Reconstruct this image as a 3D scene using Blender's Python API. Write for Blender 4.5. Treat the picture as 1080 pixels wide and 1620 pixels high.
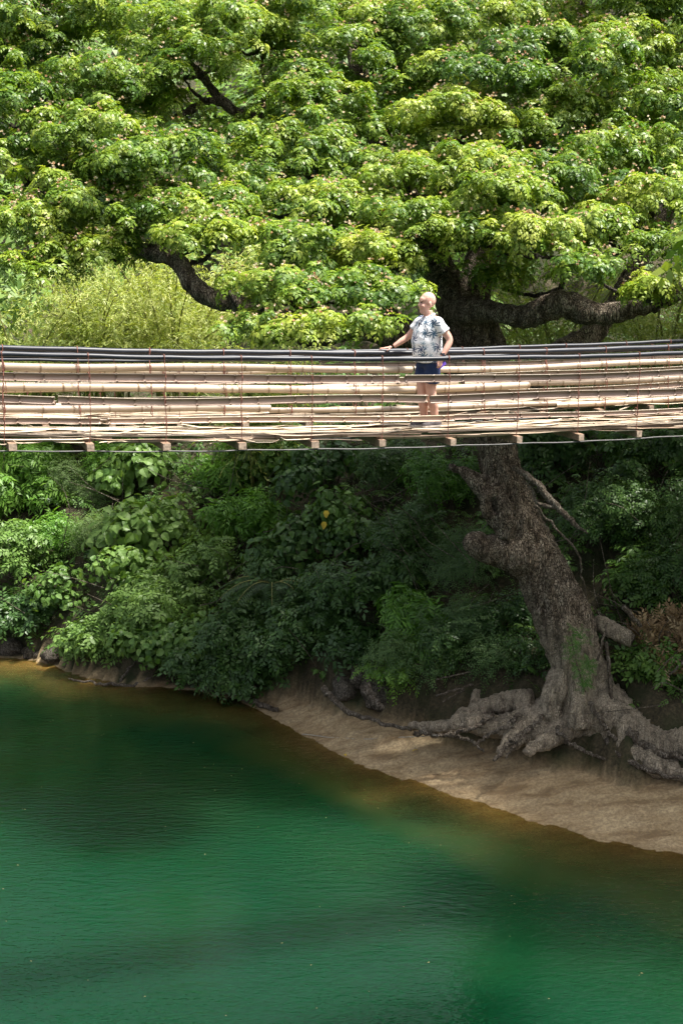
import bpy, bmesh, math, random
import numpy as np
from mathutils import Vector, Matrix, noise as mnoise

for _o in list(bpy.data.objects):
    bpy.data.objects.remove(_o)
SC = bpy.context.scene
COL = SC.collection
R = math.radians
rng = np.random.default_rng(7)
random.seed(7)

# ------------------------------------------------------------------ camera, sky, sun, exposure
CAM_Z = 12.7
PITCH = R(10.94)
F = 2370.0
W, H = 1080.0, 1620.0
cam_d = bpy.data.cameras.new('camera')
cam = bpy.data.objects.new('camera', cam_d)
COL.objects.link(cam)
cam.location = (0, 0, CAM_Z)
cam.rotation_euler = (R(90) - PITCH, 0, 0)
cam_d.sensor_fit = 'VERTICAL'
cam_d.sensor_height = 36.0
cam_d.lens = 36.0 * F / H
cam_d.clip_end = 2000
SC.camera = cam

SUN_DIR = Vector((0.37, -0.06, 0.93)).normalized()      # towards the sun
wd = bpy.data.worlds.new('World')
SC.world = wd
wd.use_nodes = True
nt = wd.node_tree
bg = nt.nodes['Background']
sky = nt.nodes.new('ShaderNodeTexSky')
sky.sky_type = 'NISHITA'
sky.sun_disc = False
sky.sun_elevation = math.asin(SUN_DIR.z)
sky.sun_rotation = math.atan2(SUN_DIR.x, SUN_DIR.y)
sky.air_density = 0.8
sky.dust_density = 6.0
sky.ozone_density = 0.3
hs = nt.nodes.new('ShaderNodeHueSaturation')        # thin bright haze: a paler sky
hs.inputs['Saturation'].default_value = 0.45
nt.links.new(sky.outputs['Color'], hs.inputs['Color'])
nt.links.new(hs.outputs['Color'], bg.inputs['Color'])
bg.inputs['Strength'].default_value = 0.125

sl = bpy.data.lights.new('sun', 'SUN')
sl.energy = 4.2
sl.angle = R(4)
sl.color = (1.0, 0.955, 0.88)
so = bpy.data.objects.new('sun', sl)
COL.objects.link(so)
so.location = (20, -20, 60)
so.rotation_euler = (-SUN_DIR).to_track_quat('-Z', 'Y').to_euler()

SC.view_settings.view_transform = 'Standard'
SC.view_settings.look = 'None'
SC.view_settings.gamma = 1.0
SC.view_settings.use_curve_mapping = False
SC.view_settings.exposure = 1.25
cy = SC.cycles
cy.max_bounces = 6
cy.diffuse_bounces = 3
cy.glossy_bounces = 3
cy.transmission_bounces = 4
cy.transparent_max_bounces = 6
cy.caustics_reflective = False
cy.caustics_refractive = False
cy.sample_clamp_indirect = 6.0
cy.use_denoising = True
try:
    cy.denoiser = 'OPENIMAGEDENOISE'
    cy.denoising_input_passes = 'RGB_ALBEDO_NORMAL'
except Exception:
    pass
cy.use_adaptive_sampling = True
cy.adaptive_threshold = 0.015

# ------------------------------------------------------------------ pixel helpers
CP, SP = math.cos(PITCH), math.sin(PITCH)
def ray(x, y):
    u, v = (x - W / 2) / F, (H / 2 - y) / F
    return Vector((u, CP + v * SP, -SP + v * CP))
def at_d(x, y, D):                      # on the vertical plane Y = D
    d = ray(x, y)
    return Vector((0, 0, CAM_Z)) + d * (D / d.y)
def at_z(x, y, z):                      # on the level z
    d = ray(x, y)
    return Vector((0, 0, CAM_Z)) + d * ((z - CAM_Z) / d.z)

# ------------------------------------------------------------------ node helpers
def nm(name):
    m = bpy.data.materials.new(name)
    m.use_nodes = True
    n = m.node_tree.nodes
    return m, m.node_tree, n, n['Principled BSDF'], n['Material Output']
def N(t, kind, **kw):
    n = t.nodes.new(kind)
    for k, v in kw.items():
        if k.startswith('i_'):
            n.inputs[k[2:].replace('_', ' ')].default_value = v
        else:
            setattr(n, k, v)
    return n
def ramp(t, fac, stops, interp='LINEAR'):
    r = t.nodes.new('ShaderNodeValToRGB')
    r.color_ramp.interpolation = interp
    e = r.color_ramp.elements
    while len(e) < len(stops):
        e.new(0.5)
    for i, (p, c) in enumerate(stops):
        e[i].position = p
        e[i].color = (*c, 1) if len(c) == 3 else c
    if fac is not None:
        t.links.new(fac, r.inputs[0])
    return r
def mixc(t, fac, a, b, mode='MIX'):
    m = t.nodes.new('ShaderNodeMix')
    m.data_type = 'RGBA'
    m.blend_type = mode
    for s, v in ((m.inputs[0], fac), (m.inputs[6], a), (m.inputs[7], b)):
        if isinstance(v, (int, float)):
            s.default_value = v
        elif isinstance(v, tuple):
            s.default_value = (*v, 1)
        else:
            t.links.new(v, s)
    return m.outputs[2]
def math_n(t, op, a, b=None):
    m = t.nodes.new('ShaderNodeMath')
    m.operation = op
    for i, v in enumerate((a, b)):
        if v is None:
            continue
        if isinstance(v, (int, float)):
            m.inputs[i].default_value = v
        else:
            t.links.new(v, m.inputs[i])
    return m.outputs[0]
def noise_n(t, scale, detail=4, rough=0.55, vec=None, mapscale=None):
    n = t.nodes.new('ShaderNodeTexNoise')
    n.inputs['Scale'].default_value = scale
    n.inputs['Detail'].default_value = detail
    n.inputs['Roughness'].default_value = rough
    if vec is None:
        vec = t.nodes.new('ShaderNodeTexCoord').outputs['Object']
    if mapscale is not None:
        mp = t.nodes.new('ShaderNodeMapping')
        mp.inputs['Scale'].default_value = mapscale
        t.links.new(vec, mp.inputs['Vector'])
        vec = mp.outputs['Vector']
    t.links.new(vec, n.inputs['Vector'])
    return n.outputs['Fac']
def bump_n(t, height, strength, dist, target):
    b = t.nodes.new('ShaderNodeBump')
    b.inputs['Strength'].default_value = strength
    b.inputs['Distance'].default_value = dist
    t.links.new(height, b.inputs['Height'])
    t.links.new(b.outputs['Normal'], target)
    return b
def attr(t, name):
    a = t.nodes.new('ShaderNodeAttribute')
    a.attribute_name = name
    return a.outputs['Fac']

def leaf_mat(name, stops, trans=0.32, rough=0.42, spec=0.4, tcol=(1.25, 1.25, 0.45)):
    m, t, n, p, out = nm(name)
    col = ramp(t, attr(t, 'tint'), stops).outputs['Color']
    p.inputs['Roughness'].default_value = rough
    p.inputs['Specular IOR Level'].default_value = spec
    t.links.new(col, p.inputs['Base Color'])
    tr = t.nodes.new('ShaderNodeBsdfTranslucent')
    t.links.new(mixc(t, 1.0, col, tcol, 'MULTIPLY'), tr.inputs['Color'])
    mx = t.nodes.new('ShaderNodeMixShader')
    mx.inputs[0].default_value = trans
    t.links.new(p.outputs[0], mx.inputs[1])
    t.links.new(tr.outputs[0], mx.inputs[2])
    t.links.new(mx.outputs[0], out.inputs['Surface'])
    return m
def simple_mat(name, col, rough=0.6, var=0.0, scale=8.0, spec=0.4, bump=0.0, mapscale=None):
    m, t, n, p, out = nm(name)
    p.inputs['Roughness'].default_value = rough
    p.inputs['Specular IOR Level'].default_value = spec
    p.inputs['Base Color'].default_value = (*col, 1)
    if var or bump:
        f = noise_n(t, scale, mapscale=mapscale)
        a = tuple(c * (1 - var) for c in col)
        b = tuple(min(1, c * (1 + var)) for c in col)
        t.links.new(ramp(t, f, [(0.3, a), (0.7, b)]).outputs['Color'], p.inputs['Base Color'])
        if bump:
            bump_n(t, f, bump, 0.02, p.inputs['Normal'])
    return m

M = {}
M['rain_leaf'] = leaf_mat('rain_tree_leaf', [(0.0, (0.032, 0.085, 0.016)), (0.35, (0.085, 0.175, 0.022)),
                          (0.65, (0.21, 0.31, 0.036)), (1.0, (0.40, 0.46, 0.08))], trans=0.36)
M['broad_leaf'] = leaf_mat('broad_leaf', [(0.0, (0.036, 0.095, 0.02)), (0.5, (0.095, 0.19, 0.036)), (1.0, (0.20, 0.32, 0.08))], rough=0.42, spec=0.35)
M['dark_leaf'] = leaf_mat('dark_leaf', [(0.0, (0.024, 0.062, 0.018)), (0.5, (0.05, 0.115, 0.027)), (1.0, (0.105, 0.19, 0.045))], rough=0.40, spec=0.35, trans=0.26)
M['fine_leaf'] = leaf_mat('fine_leaf', [(0.0, (0.05, 0.10, 0.035)), (0.5, (0.10, 0.19, 0.06)), (1.0, (0.20, 0.30, 0.10))], rough=0.55)
M['bright_leaf'] = leaf_mat('bright_leaf', [(0.0, (0.05, 0.14, 0.02)), (0.5, (0.11, 0.26, 0.03)), (1.0, (0.21, 0.38, 0.06))], rough=0.42)
M['bamboo_leaf'] = leaf_mat('bamboo_leaf', [(0.0, (0.11, 0.17, 0.03)), (0.5, (0.28, 0.35, 0.07)), (1.0, (0.50, 0.52, 0.17))], rough=0.5, trans=0.36)
M['forest_leaf'] = leaf_mat('forest_leaf', [(0.0, (0.05, 0.11, 0.025)), (0.5, (0.12, 0.22, 0.04)), (1.0, (0.25, 0.35, 0.08))], rough=0.5)
M['dry_leaf'] = leaf_mat('dry_leaf', [(0.0, (0.13, 0.08, 0.04)), (0.5, (0.30, 0.20, 0.10)), (1.0, (0.50, 0.38, 0.22))], rough=0.7, trans=0.15, tcol=(1, 0.9, 0.7))
M['blossom'] = leaf_mat('rain_tree_blossom', [(0.0, (0.40, 0.20, 0.09)), (0.4, (0.62, 0.42, 0.27)), (1.0, (0.82, 0.74, 0.58))], rough=0.7, trans=0.3, tcol=(1, 0.9, 0.8))
M['yellow_leaf'] = leaf_mat('yellow_leaf', [(0.0, (0.55, 0.38, 0.03)), (1.0, (0.75, 0.55, 0.06))], rough=0.5, tcol=(1, 0.9, 0.5))

def bark_mat(name, dark, mid, pale, root_pale=None):
    m, t, n, p, out = nm(name)
    oc = t.nodes.new('ShaderNodeTexCoord').outputs['Object']
    fib = noise_n(t, 7.0, 7, 0.72, oc, (1.0, 1.0, 0.25))
    blot = noise_n(t, 1.6, 5, 0.65, oc, (1.6, 1.6, 0.6))
    fine = noise_n(t, 30.0, 4, 0.65, oc, (1, 1, 0.4))
    vor = t.nodes.new('ShaderNodeTexVoronoi')
    vor.feature = 'DISTANCE_TO_EDGE'
    mp = t.nodes.new('ShaderNodeMapping')
    mp.inputs['Scale'].default_value = (5.5, 5.5, 1.5)
    wv = t.nodes.new('ShaderNodeMix'); wv.data_type = 'VECTOR'
    t.links.new(oc, mp.inputs['Vector'])
    wn = t.nodes.new('ShaderNodeTexNoise'); wn.inputs['Scale'].default_value = 3.0
    t.links.new(oc, wn.inputs['Vector'])
    add = t.nodes.new('ShaderNodeVectorMath'); add.operation = 'ADD'
    t.links.new(mp.outputs[0], add.inputs[0]); t.links.new(wn.outputs['Color'], add.inputs[1])
    t.links.new(add.outputs[0], vor.inputs['Vector'])
    c = ramp(t, fib, [(0.36, dark), (0.48, mid), (0.62, pale)]).outputs['Color']
    c = mixc(t, ramp(t, blot, [(0.42, (0, 0, 0)), (0.7, (1, 1, 1))]).outputs['Color'], c, mixc(t, 0.5, c, pale))
    c = mixc(t, ramp(t, vor.outputs['Distance'], [(0.02, (0.92, 0.92, 0.92)), (0.17, (0, 0, 0))]).outputs['Color'], c, dark)
    c = mixc(t, ramp(t, fine, [(0.42, (0.75, 0.75, 0.75)), (0.58, (0, 0, 0))]).outputs['Color'], c, mixc(t, 0.7, c, dark))
    if root_pale:
        sx = t.nodes.new('ShaderNodeSeparateXYZ')
        t.links.new(oc, sx.inputs[0])
        hz = math_n(t, 'ADD', sx.outputs['Z'], math_n(t, 'MULTIPLY', blot, 1.2))
        k = ramp(t, math_n(t, 'MULTIPLY', hz, 0.33), [(0.62, (1, 1, 1)), (0.95, (0, 0, 0))]).outputs['Color']
        pr = ramp(t, fib, [(0.34, tuple(v * 0.3 for v in root_pale)), (0.46, tuple(v * 0.8 for v in root_pale)), (0.60, tuple(v * 1.2 for v in root_pale))]).outputs['Color']
        pr = mixc(t, math_n(t, 'MULTIPLY', fine, 0.35), pr, tuple(v * 0.25 for v in root_pale))
        pr = mixc(t, ramp(t, vor.outputs['Distance'], [(0.02, (0.55, 0.55, 0.55)), (0.10, (0, 0, 0))]).outputs['Color'], pr, dark)
        c = mixc(t, k, c, pr)
    t.links.new(c, p.inputs['Base Color'])
    p.inputs['Roughness'].default_value = 0.9
    p.inputs['Specular IOR Level'].default_value = 0.2
    h = math_n(t, 'ADD', math_n(t, 'MULTIPLY', fib, 1.0), math_n(t, 'MULTIPLY', math_n(t, 'MINIMUM', vor.outputs['Distance'], 0.2), 2.0))
    h = math_n(t, 'ADD', h, math_n(t, 'MULTIPLY', fine, 0.35))
    bump_n(t, h, 1.0, 0.12, p.inputs['Normal'])
    return m
M['bark'] = bark_mat('rain_tree_bark', (0.032, 0.023, 0.016), (0.30, 0.225, 0.155), (0.66, 0.56, 0.43), (0.66, 0.55, 0.41))
M['limb'] = bark_mat('limb_bark', (0.02, 0.014, 0.01), (0.10, 0.078, 0.06), (0.28, 0.24, 0.20))
M['twig'] = simple_mat('twig', (0.09, 0.065, 0.045), 0.85, 0.5, 12)
M['deadwood'] = bark_mat('deadwood', (0.09, 0.068, 0.048), (0.28, 0.23, 0.175), (0.50, 0.44, 0.36))
M['stone'] = bark_mat('clay_rock', (0.06, 0.05, 0.04), (0.20, 0.17, 0.13), (0.36, 0.32, 0.26))

def bamboo_mat(name, a, b, c, streak=(0.35, 14, 14)):
    m, t, n, p, out = nm(name)
    oc = t.nodes.new('ShaderNodeTexCoord').outputs['Object']
    oi = t.nodes.new('ShaderNodeObjectInfo').outputs['Random']
    f1 = noise_n(t, 3.0, 5, 0.6, oc, streak)
    f2 = noise_n(t, 2.2, 3, 0.5, oc)
    col = ramp(t, f1, [(0.25, a), (0.5, b), (0.75, c)]).outputs['Color']
    col = mixc(t, math_n(t, 'MULTIPLY', f2, 0.35), col, tuple(v * 0.62 for v in a))
    dk = ramp(t, oi, [(0.0, (0.62, 0.60, 0.59)), (0.35, (0.86, 0.80, 0.74)), (0.7, (1, 0.98, 0.95)), (1.0, (1.12, 1.08, 1.0))]).outputs['Color']
    col = mixc(t, 1.0, col, dk, 'MULTIPLY')
    kn = ramp(t, attr(t, 'node'), [(0.0, (1, 1, 1)), (1.0, (0.42, 0.34, 0.27))]).outputs['Color']
    col = mixc(t, 1.0, col, kn, 'MULTIPLY')
    t.links.new(col, p.inputs['Base Color'])
    p.inputs['Roughness'].default_value = 0.48
    bump_n(t, f1, 0.3, 0.006, p.inputs['Normal'])
    return m
M['bamboo'] = bamboo_mat('bleached_bamboo', (0.42, 0.32, 0.22), (0.58, 0.49, 0.38), (0.66, 0.60, 0.51))
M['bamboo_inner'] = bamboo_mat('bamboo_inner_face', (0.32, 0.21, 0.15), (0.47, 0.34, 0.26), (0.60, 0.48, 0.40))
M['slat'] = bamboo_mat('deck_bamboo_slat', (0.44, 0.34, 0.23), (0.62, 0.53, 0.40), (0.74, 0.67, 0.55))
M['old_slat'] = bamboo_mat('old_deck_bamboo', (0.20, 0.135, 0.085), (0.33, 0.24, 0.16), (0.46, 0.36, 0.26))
M['timber'] = simple_mat('beam_timber', (0.24, 0.155, 0.10), 0.8, 0.35, 6, mapscale=(1, 6, 6), bump=0.3)
M['endgrain'] = simple_mat('beam_end_grain', (0.40, 0.30, 0.22), 0.85, 0.45, 25, bump=0.2)
M['cable'] = simple_mat('black_cable_sheath', (0.016, 0.018, 0.025), 0.42, 0.3, 5, spec=0.4)
M['steel'] = simple_mat('grey_steel_wire', (0.10, 0.095, 0.09), 0.5, 0.3, 9)
M['tie'] = simple_mat('rust_red_tie', (0.21, 0.085, 0.06), 0.8, 0.4, 20)
M['rope'] = simple_mat('pale_rope', (0.42, 0.38, 0.31), 0.8, 0.2, 20)

# ------------------------------------------------------------------ mesh helpers
def np_mesh(name, verts, faces, mat=None, tint=None, smooth=False, attname='tint'):
    me = bpy.data.meshes.new(name)
    verts = np.ascontiguousarray(verts, dtype=np.float32).reshape(-1, 3)
    faces = np.ascontiguousarray(faces, dtype=np.int32)
    k = faces.shape[1]
    nf = faces.shape[0]
    me.vertices.add(len(verts))
    me.vertices.foreach_set('co', verts.ravel())
    me.loops.add(nf * k)
    me.loops.foreach_set('vertex_index', faces.ravel())
    me.polygons.add(nf)
    me.polygons.foreach_set('loop_start', np.arange(0, nf * k, k, dtype=np.int32))
    if smooth:
        me.polygons.foreach_set('use_smooth', np.ones(nf, dtype=bool))
    if tint is not None:
        a = me.attributes.new(attname, 'FLOAT', 'POINT')
        a.data.foreach_set('value', np.ascontiguousarray(tint, dtype=np.float32))
    me.update(calc_edges=True)
    if mat is not None:
        me.materials.append(mat)
    return me
def link(name, me, parent=None, loc=None):
    o = bpy.data.objects.new(name, me)
    COL.objects.link(o)
    if parent is not None:
        o.parent = parent
    if loc is not None:
        o.location = loc
    return o
def tag(o, label=None, cat=None, group=None, kind=None):
    if label: o['label'] = label
    if cat: o['category'] = cat
    if group: o['group'] = group
    if kind: o['kind'] = kind
    return o
def empty(name, loc, rz=0.0):
    o = bpy.data.objects.new(name, None)
    COL.objects.link(o)
    o.location = loc
    o.rotation_euler = (0, 0, rz)
    o.empty_display_size = 0.2
    return o

def frames(P):
    P = np.asarray(P, float)
    T = np.gradient(P, axis=0)
    T /= np.linalg.norm(T, axis=1, keepdims=True) + 1e-9
    up = np.array([0, 0, 1.0])
    if abs(T[0] @ up) > 0.9:
        up = np.array([0, 1.0, 0])
    A = np.zeros_like(P)
    a = up - T[0] * (up @ T[0])
    a /= np.linalg.norm(a)
    for i in range(len(P)):
        a = a - T[i] * (a @ T[i])
        a /= np.linalg.norm(a) + 1e-9
        A[i] = a
    return T, A, np.cross(T, A)
def smooth_path(pts, rad, n):
    pts = np.asarray([list(p) for p in pts], float)
    rad = np.asarray(rad, float)
    d = np.r_[0, np.cumsum(np.linalg.norm(np.diff(pts, axis=0), axis=1))]
    s = np.linspace(0, d[-1], n)
    # Catmull-like: cubic via Hermite tangents
    m = np.gradient(pts, d, axis=0)
    out = np.zeros((n, 3))
    idx = np.clip(np.searchsorted(d, s) - 1, 0, len(d) - 2)
    h = d[idx + 1] - d[idx]
    t = ((s - d[idx]) / h)[:, None]
    h = h[:, None]
    out = (2*t**3 - 3*t**2 + 1)*pts[idx] + (t**3 - 2*t**2 + t)*h*m[idx] + (-2*t**3 + 3*t**2)*pts[idx+1] + (t**3 - t**2)*h*m[idx+1]
    return out, np.interp(s, d, rad)
def tube_arrays(P, r, k=8, wob=0.0, cap=True):
    P = np.asarray(P, float)
    r = np.broadcast_to(np.asarray(r, float), (len(P),))
    T, A, B = frames(P)
    ang = np.linspace(0, 2 * np.pi, k, endpoint=False)
    rr = r[:, None] * (1 + wob * rng.standard_normal((len(P), k)))
    V = P[:, None, :] + rr[..., None] * (np.cos(ang)[None, :, None] * A[:, None, :] + np.sin(ang)[None, :, None] * B[:, None, :])
    n = len(P)
    V = V.reshape(-1, 3)
    i, j = np.meshgrid(np.arange(n - 1), np.arange(k), indexing='ij')
    j2 = (j + 1) % k
    Fq = np.stack([i*k + j, i*k + j2, (i+1)*k + j2, (i+1)*k + j], -1).reshape(-1, 4)
    if cap:
        c0, c1 = len(V), len(V) + 1
        V = np.vstack([V, P[:1] , P[-1:]])
        jj = np.arange(k); j2 = (jj + 1) % k
        Fq = np.vstack([Fq, np.stack([np.full(k, c0), j2, jj, np.full(k, c0)], -1) if False else np.zeros((0, 4), int)])
        tri0 = np.stack([np.full(k, c0), j2, jj], -1)
        tri1 = np.stack([np.full(k, c1), (n-1)*k + jj, (n-1)*k + j2], -1)
        return V, Fq, np.vstack([tri0, tri1])
    return V, Fq, np.zeros((0, 3), int)
def tube_mesh(name, P, r, mat, k=8, wob=0.0, smooth=True):
    V, Fq, Ft = tube_arrays(P, r, k, wob)
    me = bpy.data.meshes.new(name)
    me.from_pydata(V.tolist(), [], Fq.tolist() + Ft.tolist())
    if smooth:
        me.polygons.foreach_set('use_smooth', np.ones(len(me.polygons), dtype=bool))
    me.materials.append(mat)
    me.update()
    return me
class MB:
    """collects shapes for one mesh"""
    def __init__(s):
        s.v, s.f = [], []
    def add(s, V, *Fs):
        b = len(s.v)
        s.v.extend([tuple(map(float, p)) for p in V])
        for Fa in Fs:
            s.f.extend([tuple(int(i) + b for i in f) for f in Fa])
        return s
    def tube(s, P, r, k=8, wob=0.0):
        return s.add(*tube_arrays(P, r, k, wob))
    def ellipsoid(s, c, rad, rot=None, nu=14, nv=10):
        V, Fs = [], []
        for i in range(nv + 1):
            th = math.pi * i / nv
            for j in range(nu):
                ph = 2 * math.pi * j / nu
                p = Vector((rad[0]*math.sin(th)*math.cos(ph), rad[1]*math.sin(th)*math.sin(ph), rad[2]*math.cos(th)))
                if rot is not None:
                    p = rot @ p
                V.append(p + Vector(c))
        for i in range(nv):
            for j in range(nu):
                Fs.append((i*nu + j, (i+1)*nu + j, (i+1)*nu + (j+1) % nu, i*nu + (j+1) % nu))
        return s.add(V, Fs)
    def rings(s, rings, cap=True):          # list of rings, each a list of points of equal count
        k = len(rings[0])
        V = [p for r_ in rings for p in r_]
        Fs = [(i*k + j, i*k + (j+1) % k, (i+1)*k + (j+1) % k, (i+1)*k + j) for i in range(len(rings)-1) for j in range(k)]
        if cap:
            Fs.append(tuple(range(k))[::-1])
            Fs.append(tuple(range((len(rings)-1)*k, len(rings)*k)))
        return s.add(V, Fs)
    def box(s, c, d, rot=None):
        V = []
        for x in (-1, 1):
            for y in (-1, 1):
                for z in (-1, 1):
                    p = Vector((x*d[0]/2, y*d[1]/2, z*d[2]/2))
                    if rot is not None: p = rot @ p
                    V.append(p + Vector(c))
        return s.add(V, [(0,1,3,2),(4,6,7,5),(0,4,5,1),(2,3,7,6),(0,2,6,4),(1,5,7,3)])
    def mesh(s, name, mat, smooth=False):
        me = bpy.data.meshes.new(name)
        me.from_pydata(s.v, [], s.f)
        if smooth:
            me.polygons.foreach_set('use_smooth', np.ones(len(me.polygons), dtype=bool))
        if mat: me.materials.append(mat)
        me.update()
        return me
def remeshed(mb, name, mat, voxel, smooth_it=2):
    """fuse overlapping shapes into one continuous skin"""
    me = mb.mesh(name + '_src', None)
    bm = bmesh.new(); bm.from_mesh(me)
    bmesh.ops.recalc_face_normals(bm, faces=bm.faces)
    bm.to_mesh(me); bm.free()
    o = link('tmp', me)
    md = o.modifiers.new('r', 'REMESH'); md.mode = 'VOXEL'; md.voxel_size = voxel
    if smooth_it:
        sm = o.modifiers.new('s', 'SMOOTH'); sm.factor = 0.5; sm.iterations = smooth_it
    dg = bpy.context.evaluated_depsgraph_get()
    out = bpy.data.meshes.new_from_object(o.evaluated_get(dg))
    out.name = name
    bpy.data.objects.remove(o); bpy.data.meshes.remove(me)
    out.polygons.foreach_set('use_smooth', np.ones(len(out.polygons), dtype=bool))
    out.materials.clear()
    if mat: out.materials.append(mat)
    return out
def displace(me, fn):
    n = len(me.vertices)
    co = np.zeros(n*3, np.float32); me.vertices.foreach_get('co', co); co = co.reshape(-1, 3)
    no = np.zeros(n*3, np.float32); me.vertex_normals.foreach_get('vector', no); no = no.reshape(-1, 3)
    d = np.array([fn(Vector(map(float, c))) for c in co])
    co = co + no * d[:, None]
    me.vertices.foreach_set('co', co.astype(np.float32).ravel())
    me.update()

# ------------------------------------------------------------------ leaf scattering
def unit(v):
    v = np.asarray(v, float)
    return v / (np.linalg.norm(v, axis=-1, keepdims=True) + 1e-9)
def kite(p, d, nrm, l, w, fold=0.12, peak=0.45):
    """4-cornered leaf: base, side, tip, side"""
    d = unit(d); s = unit(np.cross(nrm, d)); n2 = np.cross(d, s)
    return np.array([p, p + d*l*peak + s*w/2 + n2*l*fold, p + d*l - n2*l*0.05, p + d*l*peak - s*w/2 + n2*l*fold])
def broad(p, d, nrm, l, w, fold=0.10):
    """8-point leaf as two halves (2 x 2 quads share the midrib)"""
    d = unit(d); s = unit(np.cross(nrm, d)); n2 = np.cross(d, s)
    def q(a, b, c): return p + d*l*a + s*w*b + n2*l*c
    out = []
    for sg in (1, -1):
        out.append(np.array([q(0, 0, 0), q(0.06, sg*0.30, fold*.7), q(0.38, sg*0.5, fold), q(0.45, 0, 0.02)]))
        out.append(np.array([q(0.45, 0, 0.02), q(0.38, sg*0.5, fold), q(0.75, sg*0.27, fold*.1), q(1.0, 0, -0.14)]))
    return out
def rain_sprig(r):
    V, Tn = [], []
    nl = 7
    a0 = r.uniform(0, 6.28)
    for i in range(nl + 2):
        young = i >= nl
        az = a0 + i * 6.283 / nl + r.normal(0, 0.18)
        L = r.uniform(0.24, 0.34) * (0.55 if young else 1)
        up = r.uniform(0.35, 0.7) if not young else r.uniform(0.9, 1.4)
        dr = r.uniform(0.75, 1.1) if not young else 0.7
        o = np.array([math.cos(az), math.sin(az), 0.0]); lat = np.array([-math.sin(az), math.cos(az), 0.0])
        for s in (0.34, 0.55, 0.76, 0.97) if not young else (0.4, 0.7, 0.95):
            p = o * (L*s*0.95) + np.array([0, 0, L*(up*s - dr*s*s)])
            tg = unit(o*0.95 + np.array([0, 0, up - 2*dr*s]))
            for sg in (1, -1):
                d = tg*0.62 + lat*sg*0.8 + np.array([0, 0, -0.10 - 0.2*r.random()])
                nr = np.array([0, 0, 1.0]) + r.normal(0, 0.22, 3) + o*0.25
                l = 0.108*(0.75 + 0.45*math.sin(math.pi*s))*(0.75 if young else 1)*r.uniform(0.85, 1.15)
                V.append(kite(p, d, nr, l, l*0.52))
                Tn.append(r.normal(0, 0.07) + (0.26 if young else -0.04 + 0.10*s))
        p = o*L*0.98 + np.array([0, 0, L*(up - dr)])
        V.append(kite(p, o*0.9 + np.array([0, 0, up-2*dr]), np.array([0, 0, 1.0]) + o*0.5, 0.095, 0.05)); Tn.append(0.06)
    return np.array(V), np.array(Tn)
def blossom_puff(r):
    V, Tn = [], []
    for i in range(5):
        az = r.uniform(0, 6.28); el = r.uniform(0.2, 1.4)
        d = np.array([math.cos(az)*math.cos(el), math.sin(az)*math.cos(el), math.sin(el)])
        V.append(kite(np.array([0, 0, 0.0]), d, r.normal(0, 1, 3), 0.062, 0.044)); Tn.append(r.normal(0, 0.15))
    return np.array(V), np.array(Tn)
def broad_spray(r, n=7, size=0.2, stretch=0.82, petiole=0.22, droop=0.7):
    V, Tn = [], []
    for i in range(n):
        az = i*2.4 + r.normal(0, 0.25)
        o = np.array([math.cos(az), math.sin(az), 0.0])
        pl = petiole * r.uniform(0.5, 1.2)
        p = o*pl*0.85 + np.array([0, 0, pl*r.uniform(-0.1, 0.75)])
        d = o + np.array([0, 0, -droop*r.uniform(0.5, 1.3)])
        nr = np.array([0, 0, 1.0]) + o*0.7 + r.normal(0, 0.2, 3)
        l = size*r.uniform(0.65, 1.15)
        tt = r.normal(0, 0.12)
        for q in broad(p, d, nr, l, l*stretch):
            V.append(q); Tn.append(tt)
    return np.array(V), np.array(Tn)
def twig_spray(r, n=9, size=0.12, width=0.45, L=0.38, droop=0.5):
    """leaves alternating along a few arching twigs"""
    V, Tn = [], []
    for k in range(3):
        az = k*2.1 + r.normal(0, 0.3)
        o = np.array([math.cos(az), math.sin(az), 0.0]); lat = np.array([-o[1], o[0], 0.0])
        up = r.uniform(0.2, 0.9)
        for i in range(n):
            s = (i + 1)/n
            p = o*L*s*0.9 + np.array([0, 0, L*(up*s - droop*s*s)])
            sg = 1 if i % 2 else -1
            d = o*0.6 + lat*sg*0.9*(1 - 0.6*(i == n-1)) + np.array([0, 0, -droop*r.uniform(0.2, 0.9)])
            nr = np.array([0, 0, 1.0]) + r.normal(0, 0.3, 3) + o*0.3
            l = size*r.uniform(0.7, 1.2)
            V.append(kite(p, d, nr, l, l*width, 0.08)); Tn.append(r.normal(0, 0.1) + 0.12*s)
    return np.array(V), np.array(Tn)
def plume_spray(r, n=26, L=0.8, size=0.14):
    """bamboo plume: narrow leaves hanging off a bowed twig"""
    V, Tn = [], []
    for k in range(2):
        az = r.uniform(0, 6.28)
        o = np.array([math.cos(az), math.sin(az), 0.0]); lat = np.array([-o[1], o[0], 0.0])
        for i in range(n//2):
            s = (i + 1)/(n//2)
            p = o*L*s*0.8 + np.array([0, 0, L*(0.35*s - 0.75*s*s)])
            d = o*0.8 + lat*r.normal(0, 0.9) + np.array([0, 0, -0.35 - 0.5*r.random()])
            l = size*r.uniform(0.7, 1.2)
            V.append(kite(p, d, np.array([0, 0, 1.0]) + r.normal(0, 0.5, 3), l, l*0.24, 0.02, 0.35)); Tn.append(r.normal(0, 0.13))
    return np.array(V), np.array(Tn)
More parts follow.
